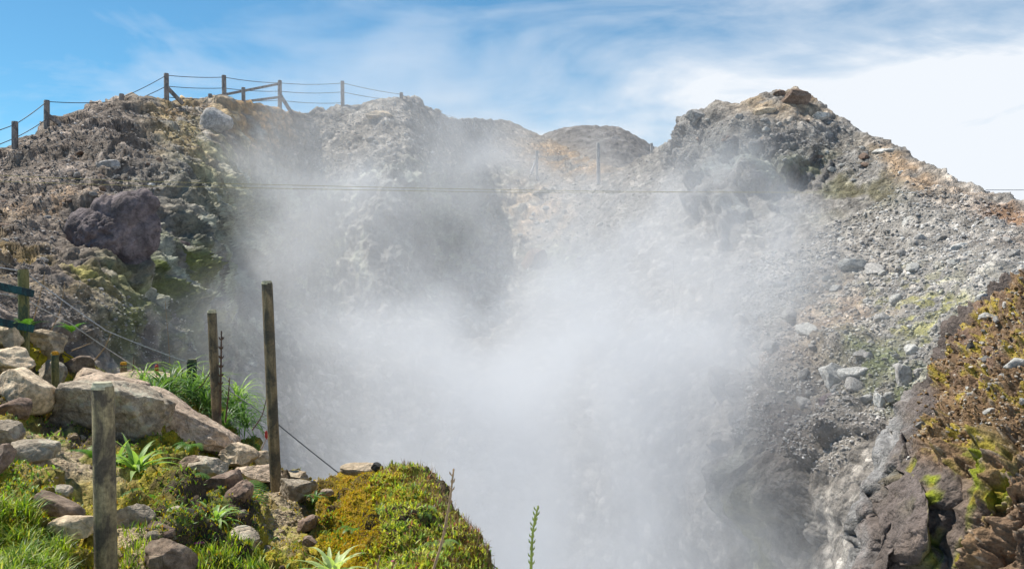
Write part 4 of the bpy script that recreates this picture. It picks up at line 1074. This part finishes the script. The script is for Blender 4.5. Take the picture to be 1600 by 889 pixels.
def stalk(name, pix, d, r, mat, label, cat='stalk', bumps=0, bud=None):
    pts = [at(px, py, d) for px, py in pix]
    P = []
    for a, b in zip(pts[:-1], pts[1:]):
        for k in range(5): P.append(a + (b - a) * k / 5)
    P.append(pts[-1]); base_p = P[0]
    P = np.array(P)
    K = np.array([.1, .2, .4, .2, .1]); 
    if len(P) > 6:
        Q = P.copy()
        for i in range(2, len(P) - 2): Q[i] = (P[i - 2:i + 3] * np.array([.1, .2, .4, .2, .1])[:, None]).sum(0)
        P = Q
    rad = np.linspace(r, r * .55, len(P)) * (1 + .12 * np.sin(np.arange(len(P)) * 2.7))
    V, Fc = tube(P - base_p, rad, 7)
    Fl = [list(dict.fromkeys(f)) for f in Fc.tolist()]; V = V.tolist()
    if bumps:
        for k in range(bumps):
            t = 0.35 + .65 * k / bumps; i = int(t * (len(P) - 1)); c = P[i] - base_p; a = k * 2.4
            s = r * 1.5; o_ = np.array([math.cos(a), math.sin(a), .9]) * s; b0 = len(V)
            V += [(c + np.array([0, 0, -s * .5])).tolist(), (c + o_ + np.array([s * .4, 0, 0])).tolist(), (c + o_ * 1.5 + np.array([0, 0, s * .8])).tolist(), (c + o_ - np.array([s * .4, 0, 0])).tolist()]
            Fl.append([b0, b0 + 1, b0 + 2, b0 + 3])
    me = bpy.data.meshes.new(name); me.from_pydata(V, [], Fl); me.materials.append(M[mat]); me.polygons.foreach_set('use_smooth', [True] * len(Fl))
    o = bpy.data.objects.new(name, me); col.objects.link(o); o.location = base_p
    tag(o, label, cat)
    if bud:
        v, f = rock_verts(9, 3, 4, .05); L = bud / F * d / 2
        m2 = mesh_from('flower', v * np.array([L * .32, L * .32, L]), f, M['red'], True, parent=o); m2.location = P[-1] - base_p + np.array([0, 0, L * .6])
        # pointed scales
        Vs, Fs, bb = [], [], 0
        for k in range(14):
            vv, fv = ribbon((0, 0, -L + k / 14 * 1.8 * L), (math.cos(k * 2.4), math.sin(k * 2.4), 0), L * .7, L * .3, 1.25, -.1, 4); Vs.append(vv); Fs.append(fv + bb); bb += len(vv)
        m3 = mesh_from('bract', np.concatenate(Vs), np.concatenate(Fs), M['red'], True, parent=m2)
    return o
stalk('dry_stalk', [(672, 905), (690, 850), (702, 790), (709, 732)], 4.9, .009, 'stalk', 'tall bare tan stalk rising in front of the mossy knoll', bumps=18)
stalk('green_stalk', [(828, 960), (830, 880), (832, 830), (841, 790)], 4.6, .0085, 'stalk_green', 'slender yellow green spike standing alone at the bottom centre', bumps=26)
stalk('dry_stalk', [(344, 650), (345, 590), (346, 517)], 8.7, .012, 'stalk_dark', 'dark knobbly dead spike behind the middle post', bumps=34)
stalk('dry_stalk', [(352, 660), (356, 625), (359, 590)], 8.8, .009, 'stalk_dark', 'short dark stick right of the middle post', bumps=8)
stalk('dry_stalk', [(300, 616), (318, 600), (330, 578)], 9.6, .009, 'stalk_dark', 'leaning dark stick between the teal stump and the middle post')
stalk('dry_stalk', [(281, 612), (284, 585), (286, 577)], 9.8, .008, 'stalk_dark', 'small dark twig left of the teal stump')
stalk('dry_stalk', [(394, 672), (410, 650), (418, 615)], 8.9, .007, 'stalk_dark', 'curved dark twig touching the tall leaning post')
stalk('dry_stalk', [(205, 588), (209, 570), (209, 558)], 11, .008, 'stalk_dark', 'thin dark twig right of the crest stump')
stalk('dry_stalk', [(267, 600), (264, 540), (258, 470)], 10.6, .005, 'stalk', 'thin pale tall stem in front of the cliff')
stalk('dry_stalk', [(52, 500), (62, 465), (70, 425)], 9.8, .007, 'stalk', 'pale leaning stem just right of the teal fence post', bumps=10)
stalk('dry_stalk', [(78, 520), (95, 485), (101, 440)], 10, .006, 'stalk', 'pale stem crossing the wire near the tan boulders')
stalk('dry_stalk', [(140, 572), (163, 545), (174, 520)], 10.6, .009, 'stalk', 'tan looping stick tied to the upper wire')
stalk('dry_stalk', [(112, 548), (125, 543), (142, 536)], 10.6, .008, 'stalk', 'low tan stick lying left of the looping stick')
stalk('dry_stalk', [(585, 905), (590, 885), (594, 867)], 5.0, .006, 'stalk', 'short tan twig at the bottom of the knoll')
stalk('flower_stem', [(248, 625), (246, 600), (245, 584)], 10.4, .006, 'stalk', 'stem carrying a bright red bud above the crest plants', 'flower', bud=18)
stalk('flower_stem', [(406, 706), (412, 695), (416, 684)], 8.8, .005, 'stalk', 'thin stem with a dull red bud left of the tall post', 'flower', bud=14)
def blossom(px, py, d, s, mat, label, n=6):
    Vs, Fs, bb = [], [], 0
    for k in range(n):
        vv, fv = ribbon((0, 0, 0), (math.cos(k * 6.28 / n), math.sin(k * 6.28 / n), 0), s, s * .7, .5, .6, 4); Vs.append(vv); Fs.append(fv + bb); bb += len(vv)
    o = mesh_from('blossom', np.concatenate(Vs), np.concatenate(Fs), M[mat], True); o.location = at(px, py, d); tag(o, label, 'flower')
blossom(68, 793, 4.9, .014, 'magenta', 'tiny magenta flower above the grass at left')
blossom(613, 877, 5.15, .013, 'magenta', 'tiny magenta flower low on the knoll')
blossom(311, 851, 5.1, .035, 'magenta', 'pink leaf tuft right of the rusty mossy boulder', 9)

# ------------------------------------------------------------------ grass, moss fuzz and ground cover (uncountable)
def blades(name, n, region, L, W, colf, label, liftr=(0.8, 1.5), droopr=(0.2, 1.2), seg=3, lean=None, off=0.0):
    Vs, Fs, Cs = [], [], []; b = 0
    for _ in range(n):
        px, py = region(); p, nn = on_fore(px, py)
        a = random.uniform(0, 6.283); k = random.random()
        s = random.uniform(.55, 1.15)
        dirv = (math.cos(a) + nn[0] * .5, math.sin(a) + nn[1] * .5, 0)
        v, f = ribbon(p + nn * random.uniform(-.01, off), dirv, L * s, W * s, random.uniform(*liftr), random.uniform(*droopr), seg)
        Vs.append(v); Fs.append(f + b); b += len(v)
        Cs.append(np.repeat(np.array(colf(px, py))[None], len(v), 0))
    o = mesh_from(name, np.concatenate(Vs), np.concatenate(Fs), M['cover'], True, np.clip(np.concatenate(Cs), 0.004, .8))
    return tag(o, label, None, None, 'stuff')
def cgrass(px, py):
    k = random.random(); r = random.uniform(.7, 1.3)
    return np.array([0.24, 0.32, 0.03] if k < .55 else [0.10, 0.19, 0.03] if k < .85 else [0.38, 0.36, 0.10]) * r
blades('grass', 3600, poly_region([(-30, 800), (40, 800), (80, 835), (125, 870), (115, 900), (60, 980), (-40, 980)]), .12, .007, cgrass, 'bright green grass at the bottom left corner', seg=5, liftr=(.5, 1.4), droopr=(.4, 1.8))
blades('grass', 260, poly_region([(190, 835), (235, 830), (240, 870), (300, 900), (190, 905)]), .07, .007, cgrass, 'small grass tufts near the bottom beside the near post', seg=4)
blades('grass', 800, poly_region([(305, 850), (400, 850), (425, 905), (300, 905)]), .075, .008, cgrass, 'bright grass below the small curling rosette', seg=4)
def cmoss(px, py):
    k = random.random(); r = random.uniform(.6, 1.3)
    return np.array([0.36, 0.31, 0.016] if k < .55 else [0.18, 0.24, 0.02] if k < .8 else [0.40, 0.21, 0.014]) * r
FGP = poly_region([(-20, 530), (100, 565), (330, 620), (395, 700), (500, 760), (540, 750), (560, 889), (480, 900), (-20, 900)])
def fgm():
    while True:
        x, y = FGP()
        g = 1.5 * blob(x, y, 105, 722, 85, 30, 25) + blob(x, y, 440, 805, 35, 26, 60) + blob(x, y, 215, 850, 40, 22, 30)
        if random.random() > g * 1.2 and random.random() < .25 + (perlin(np.array([[x / 28., y / 20., 0.5]]), 5)[0] > -0.05): return x, y
blades('moss', 17000, fgm, .022, .008, cmoss, 'yellow and olive moss fuzz on the rocky ground', seg=2)
def cover(px, py):
    k = random.random(); r = random.uniform(.6, 1.4)
    br = float(sm(620, 740, np.array(px + random.gauss(0, 30)))) * .28 + .05
    if k < br: return np.array([0.16, 0.09, 0.06]) * r
    if k < br + .06: return np.array([0.34, 0.13, 0.12]) * r
    k = random.random() * .6 + .4 * np.clip(.5 + 1.2 * perlin(np.array([[px / 22., py / 16., .3]]), 8)[0], 0, 1)
    return np.array([0.22, 0.33, 0.06] if k < .40 else [0.46, 0.47, 0.07] if k < .82 else [0.09, 0.17, 0.04]) * r
KN = poly_region([(585, 735), (600, 722), (655, 726), (690, 745), (715, 790), (740, 830), (770, 890), (780, 920), (600, 920), (560, 870), (600, 840), (590, 800), (575, 780)])
blades('ground_cover', 15000, KN, .045, .012, cover, 'dense low leafy ground cover on the mossy knoll', off=.035, seg=3, liftr=(.2, 1.5))
KN2 = poly_region([(655, 724), (700, 745), (745, 810), (775, 880), (770, 900), (720, 860), (680, 790), (640, 760), (600, 740)])
blades('ground_cover', 2600, lambda: KN2() if random.random() < .7 else KN(), .085, .004, lambda a, b: np.array([0.20, 0.12, 0.09]) * random.uniform(.6, 1.5), 'thin brown twigs and dry stems tangled over the mossy knoll', off=.04, seg=4, liftr=(.4, 1.6), droopr=(-.5, .8))
def comoss(px, py): return np.array([0.40, 0.31, 0.014] if random.random() < .7 else [0.42, 0.22, 0.014]) * random.uniform(.7, 1.3)
blades('moss', 9000, poly_region([(500, 755), (560, 728), (600, 730), (590, 790), (600, 850), (560, 889), (500, 870), (495, 800)]), .016, .008, comoss, 'golden orange moss on the left side of the knoll', seg=2)
def cleaf(px, py):
    return np.array([0.12, 0.22, 0.04] if random.random() < .6 else [0.22, 0.33, 0.07]) * random.uniform(.6, 1.4)
def spots():
    c = random.choice([(30, 740, 25, 25), (280, 780, 40, 30), (330, 830, 40, 20), (250, 700, 30, 15), (340, 640, 30, 20), (70, 660, 30, 25), (380, 700, 20, 15), (370, 880, 50, 20), (520, 830, 14, 20), (40, 780, 40, 20), (250, 640, 50, 12)])
    return random.gauss(c[0], c[2]), random.gauss(c[1], c[3])
blades('ground_cover', 6500, spots, .04, .016, cleaf, 'small leafy green weeds between the foreground rocks', off=.03, seg=3, liftr=(.2, 1.4))

# ------------------------------------------------------------------ steam (one volume, density laid out in the crater)
def make_steam():
    lo = np.array([-17., 10., -15.]); hi = np.array([19., 64., 15.])
    vs = 0.30
    n = np.round((hi - lo) / vs).astype(int)
    X, Y, Z = np.meshgrid(*[np.linspace(lo[k], hi[k], n[k]) for k in range(3)], indexing='ij')
    Pp = np.stack([X.ravel(), Y.ravel(), Z.ravel()], 1)
    warp = np.stack([fbm(Pp * .16, 3, 301), fbm(Pp * .16, 3, 302), fbm(Pp * .16, 3, 303)], 1)
    Q = Pp + 3.2 * warp + .7 * np.stack([fbm(Pp * .5, 2, 304), fbm(Pp * .5, 2, 305), fbm(Pp * .5, 2, 306)], 1)
    dens = np.zeros(len(Pp))
    for (px, py, d, rx, rd, rz, w) in STEAM:
        c = at(px, py, d); s = F / d
        dens += w * np.exp(-(((Q[:, 0] - c[0]) / (rx / s)) ** 2 + ((Q[:, 1] - c[1]) / rd) ** 2 + ((Q[:, 2] - c[2]) / (rz / s)) ** 2))
    nz = fbm(Q * np.array([.32, .32, .26]) + 5, 5, 311, g=.55)
    nz2 = fbm(Q * .8, 3, 321)
    nz3 = ridged(Q * np.array([.35, .35, .2]), 4, 331) - .45
    k = np.clip(0.75 + 1.9 * nz + .9 * nz2 + .7 * nz3, 0.02, 3)
    core = np.clip(dens / .35, 0, 1)
    dens = dens * (k * (1 - .35 * core) + .35 * core)
    # fade to nothing at the faces of the box
    for a in range(3):
        e = np.minimum(Pp[:, a] - lo[a], hi[a] - Pp[:, a]); dens *= sm(0, 1.5, e)
    dens = np.where(dens < .0012, 0, dens)
    me = bpy.data.meshes.new('steam'); me.vertices.add(len(Pp)); me.vertices.foreach_set('co', Pp.astype(np.float32).ravel())
    at_ = me.attributes.new('dens', 'FLOAT', 'POINT'); at_.data.foreach_set('value', dens.astype(np.float32))
    o = bpy.data.objects.new('steam', me); col.objects.link(o)
    m = bpy.data.materials.new('steam_volume'); g = G(m)
    pv = g.add('ShaderNodeVolumePrincipled', {'Color': (0.85, 0.87, 0.905, 1), 'Density': 1.0, 'Anisotropy': 0.25}); g.l.new(pv.outputs[0], g.out.inputs['Volume'])
    me.materials.append(m)
    ng = bpy.data.node_groups.new('steam_cloud', 'GeometryNodeTree')
    ng.interface.new_socket('Geometry', in_out='INPUT', socket_type='NodeSocketGeometry'); ng.interface.new_socket('Geometry', in_out='OUTPUT', socket_type='NodeSocketGeometry')
    A = ng.nodes.new; L = ng.links.new
    gi = A('NodeGroupInput'); go = A('NodeGroupOutput'); vc = A('GeometryNodeVolumeCube')
    vc.inputs['Min'].default_value = lo; vc.inputs['Max'].default_value = hi
    for a, nm in enumerate('XYZ'): vc.inputs['Resolution ' + nm].default_value = int(n[a])
    pos = A('GeometryNodeInputPosition'); sep = A('ShaderNodeSeparateXYZ'); L(pos.outputs[0], sep.inputs[0])
    def mt(op, x, y=None):
        q_ = A('ShaderNodeMath'); q_.operation = op
        for i, v in ((0, x), (1, y)):
            if v is None: continue
            if isinstance(v, bpy.types.NodeSocket): L(v, q_.inputs[i])
            else: q_.inputs[i].default_value = v
        return q_.outputs[0]
    idx = []
    for a in range(3):
        t = mt('ROUND', mt('MULTIPLY', mt('SUBTRACT', sep.outputs[a], float(lo[a])), float((n[a] - 1) / (hi[a] - lo[a]))))
        idx.append(mt('MINIMUM', mt('MAXIMUM', t, 0.0), float(n[a] - 1)))
    lin = mt('ADD', mt('ADD', mt('MULTIPLY', idx[0], float(n[1] * n[2])), mt('MULTIPLY', idx[1], float(n[2]))), idx[2])
    si = A('GeometryNodeSampleIndex'); si.data_type = 'FLOAT'; si.domain = 'POINT'
    na = A('GeometryNodeInputNamedAttribute'); na.data_type = 'FLOAT'; na.inputs['Name'].default_value = 'dens'
    L(gi.outputs[0], si.inputs['Geometry']); L(na.outputs['Attribute'], si.inputs['Value']); L(lin, si.inputs['Index'])
    L(si.outputs['Value'], vc.inputs['Density'])
    smn = A('GeometryNodeSetMaterial'); smn.inputs['Material'].default_value = m
    L(vc.outputs[0], smn.inputs['Geometry']); L(smn.outputs[0], go.inputs[0])
    md = o.modifiers.new('steam_cloud', 'NODES'); md.node_group = ng
    tag(o, 'white volcanic steam rising out of the crater pit', None, None, 'stuff')
#         px   py   d   rx(px) rd(m) rz(px) weight
STEAM = [(820, 640, 20, 270, 4.0, 155, .21), (950, 560, 21, 190, 4.0, 110, .17), (850, 850, 18, 330, 4.5, 150, .36), (680, 560, 23, 200, 4, 120, .20), (560, 700, 19, 170, 3, 130, .16),
         (410, 600, 17, 140, 2.5, 150, .11), (1120, 620, 18, 90, 2.5, 150, .18), (1110, 800, 17, 150, 3, 120, .30), (1240, 850, 13.6, 80, 1.5, 80, .14),
         (1250, 380, 24, 90, 2.2, 48, .32), (1160, 420, 25, 120, 3, 70, .17), (1060, 400, 27, 130, 4, 80, .12), (1090, 280, 31, 70, 3, 60, .07), (1200, 220, 32, 80, 2, 40, .05),
         (500, 330, 29, 170, 3.5, 85, .15), (450, 210, 33, 80, 3, 50, .07), (440, 250, 30, 80, 3, 60, .075), (520, 440, 26, 180, 3.5, 80, .15), (580, 230, 34, 110, 3, 60, .03), (770, 320, 36, 110, 5, 100, .10), (870, 270, 37, 190, 5, 65, .06),
         (640, 110, 36, 190, 5, 80, .035), (900, 430, 27, 180, 4, 90, .11), (1380, 620, 13.5, 70, 1.5, 60, .04), (350, 480, 17, 60, 2, 100, .08), (1250, 590, 15, 90, 2, 120, .06), (1250, 740, 14, 80, 2, 90, .11), (1480, 480, 15, 120, 2, 50, .02)]
make_steam()

# ------------------------------------------------------------------ camera, sun, sky
cam = bpy.data.cameras.new('camera'); cam.sensor_width = 36; cam.lens = 36 * F / 1600; cam.clip_end = 5000; cam.clip_start = .05
co = bpy.data.objects.new('camera', cam); col.objects.link(co); co.location = (0, 0, 0); co.rotation_euler = (math.radians(90), 0, 0)
sc.camera = co
AZ, EL = math.radians(-66), math.radians(56)
sd = Vector((math.cos(EL) * math.sin(AZ), math.cos(EL) * math.cos(AZ), math.sin(EL)))
sl = bpy.data.lights.new('sun', 'SUN'); sl.energy = 5.0; sl.angle = math.radians(.5); sl.color = (1, .94, .83)
so = bpy.data.objects.new('sun', sl); col.objects.link(so); so.rotation_euler = sd.to_track_quat('Z', 'Y').to_euler(); so.location = (0, 0, 50)

w = bpy.data.worlds.new('World'); sc.world = w; w.use_nodes = True
nt = w.node_tree; nt.nodes.clear()
class GW(G):
    def __init__(s, nt): s.nt = nt; s.n = nt.nodes; s.l = nt.links
g = GW(nt)
sky = g.add('ShaderNodeTexSky', sky_type='NISHITA'); sky.sun_disc = False; sky.sun_elevation = EL; sky.sun_rotation = AZ % (2 * math.pi); sky.altitude = 1400; sky.air_density = 1.0; sky.dust_density = .3; sky.ozone_density = 2.0
tc = g.add('ShaderNodeTexCoord')
d = tc.outputs['Generated']
sep = g.add('ShaderNodeSeparateXYZ', {0: d})
mp = g.add('ShaderNodeMapping', {'Vector': d, 'Scale': (1.6, 1.6, 5.5), 'Rotation': (0, math.radians(14), 0)}).outputs[0]
nA = g.noise(mp, 2.1, 9, .57, .7); nB = g.noise(mp, 7.0, 6, .55, .5)
bias = g.math('ADD', g.math('MULTIPLY', sep.outputs[0], .62), g.math('MULTIPLY', g.math('SUBTRACT', .21, sep.outputs[2]), 2.1))
f = g.math('ADD', g.math('ADD', g.math('MULTIPLY', nA, 1.15), g.math('MULTIPLY', nB, .28)), bias)
fac = g.ramp(f, [(.44, .0), (.80, .5), (1.2, 1.0)])
skycol = g.mix(1.0, sky.outputs[0], (0.60, 1.03, 1.09), 'MULTIPLY')
cl = g.mix(fac, skycol, (7.3, 7.7, 8.2))
bg = g.add('ShaderNodeBackground', {'Color': cl, 'Strength': .085})
wo = g.add('ShaderNodeOutputWorld'); g.l.new(bg.outputs[0], wo.inputs[0])

sc.view_settings.view_transform = 'Standard'; sc.view_settings.look = 'None'; sc.view_settings.gamma = 1; sc.view_settings.exposure = 0.52
sc.view_settings.use_curve_mapping = False
cy = sc.cycles
cy.use_adaptive_sampling = True; cy.adaptive_threshold = .03; cy.use_denoising = True; cy.denoiser = 'OPENIMAGEDENOISE'
cy.max_bounces = 8; cy.diffuse_bounces = 3; cy.glossy_bounces = 2; cy.transmission_bounces = 3; cy.volume_bounces = 5; cy.transparent_max_bounces = 6
cy.volume_step_rate = 2.0; cy.volume_max_steps = 256
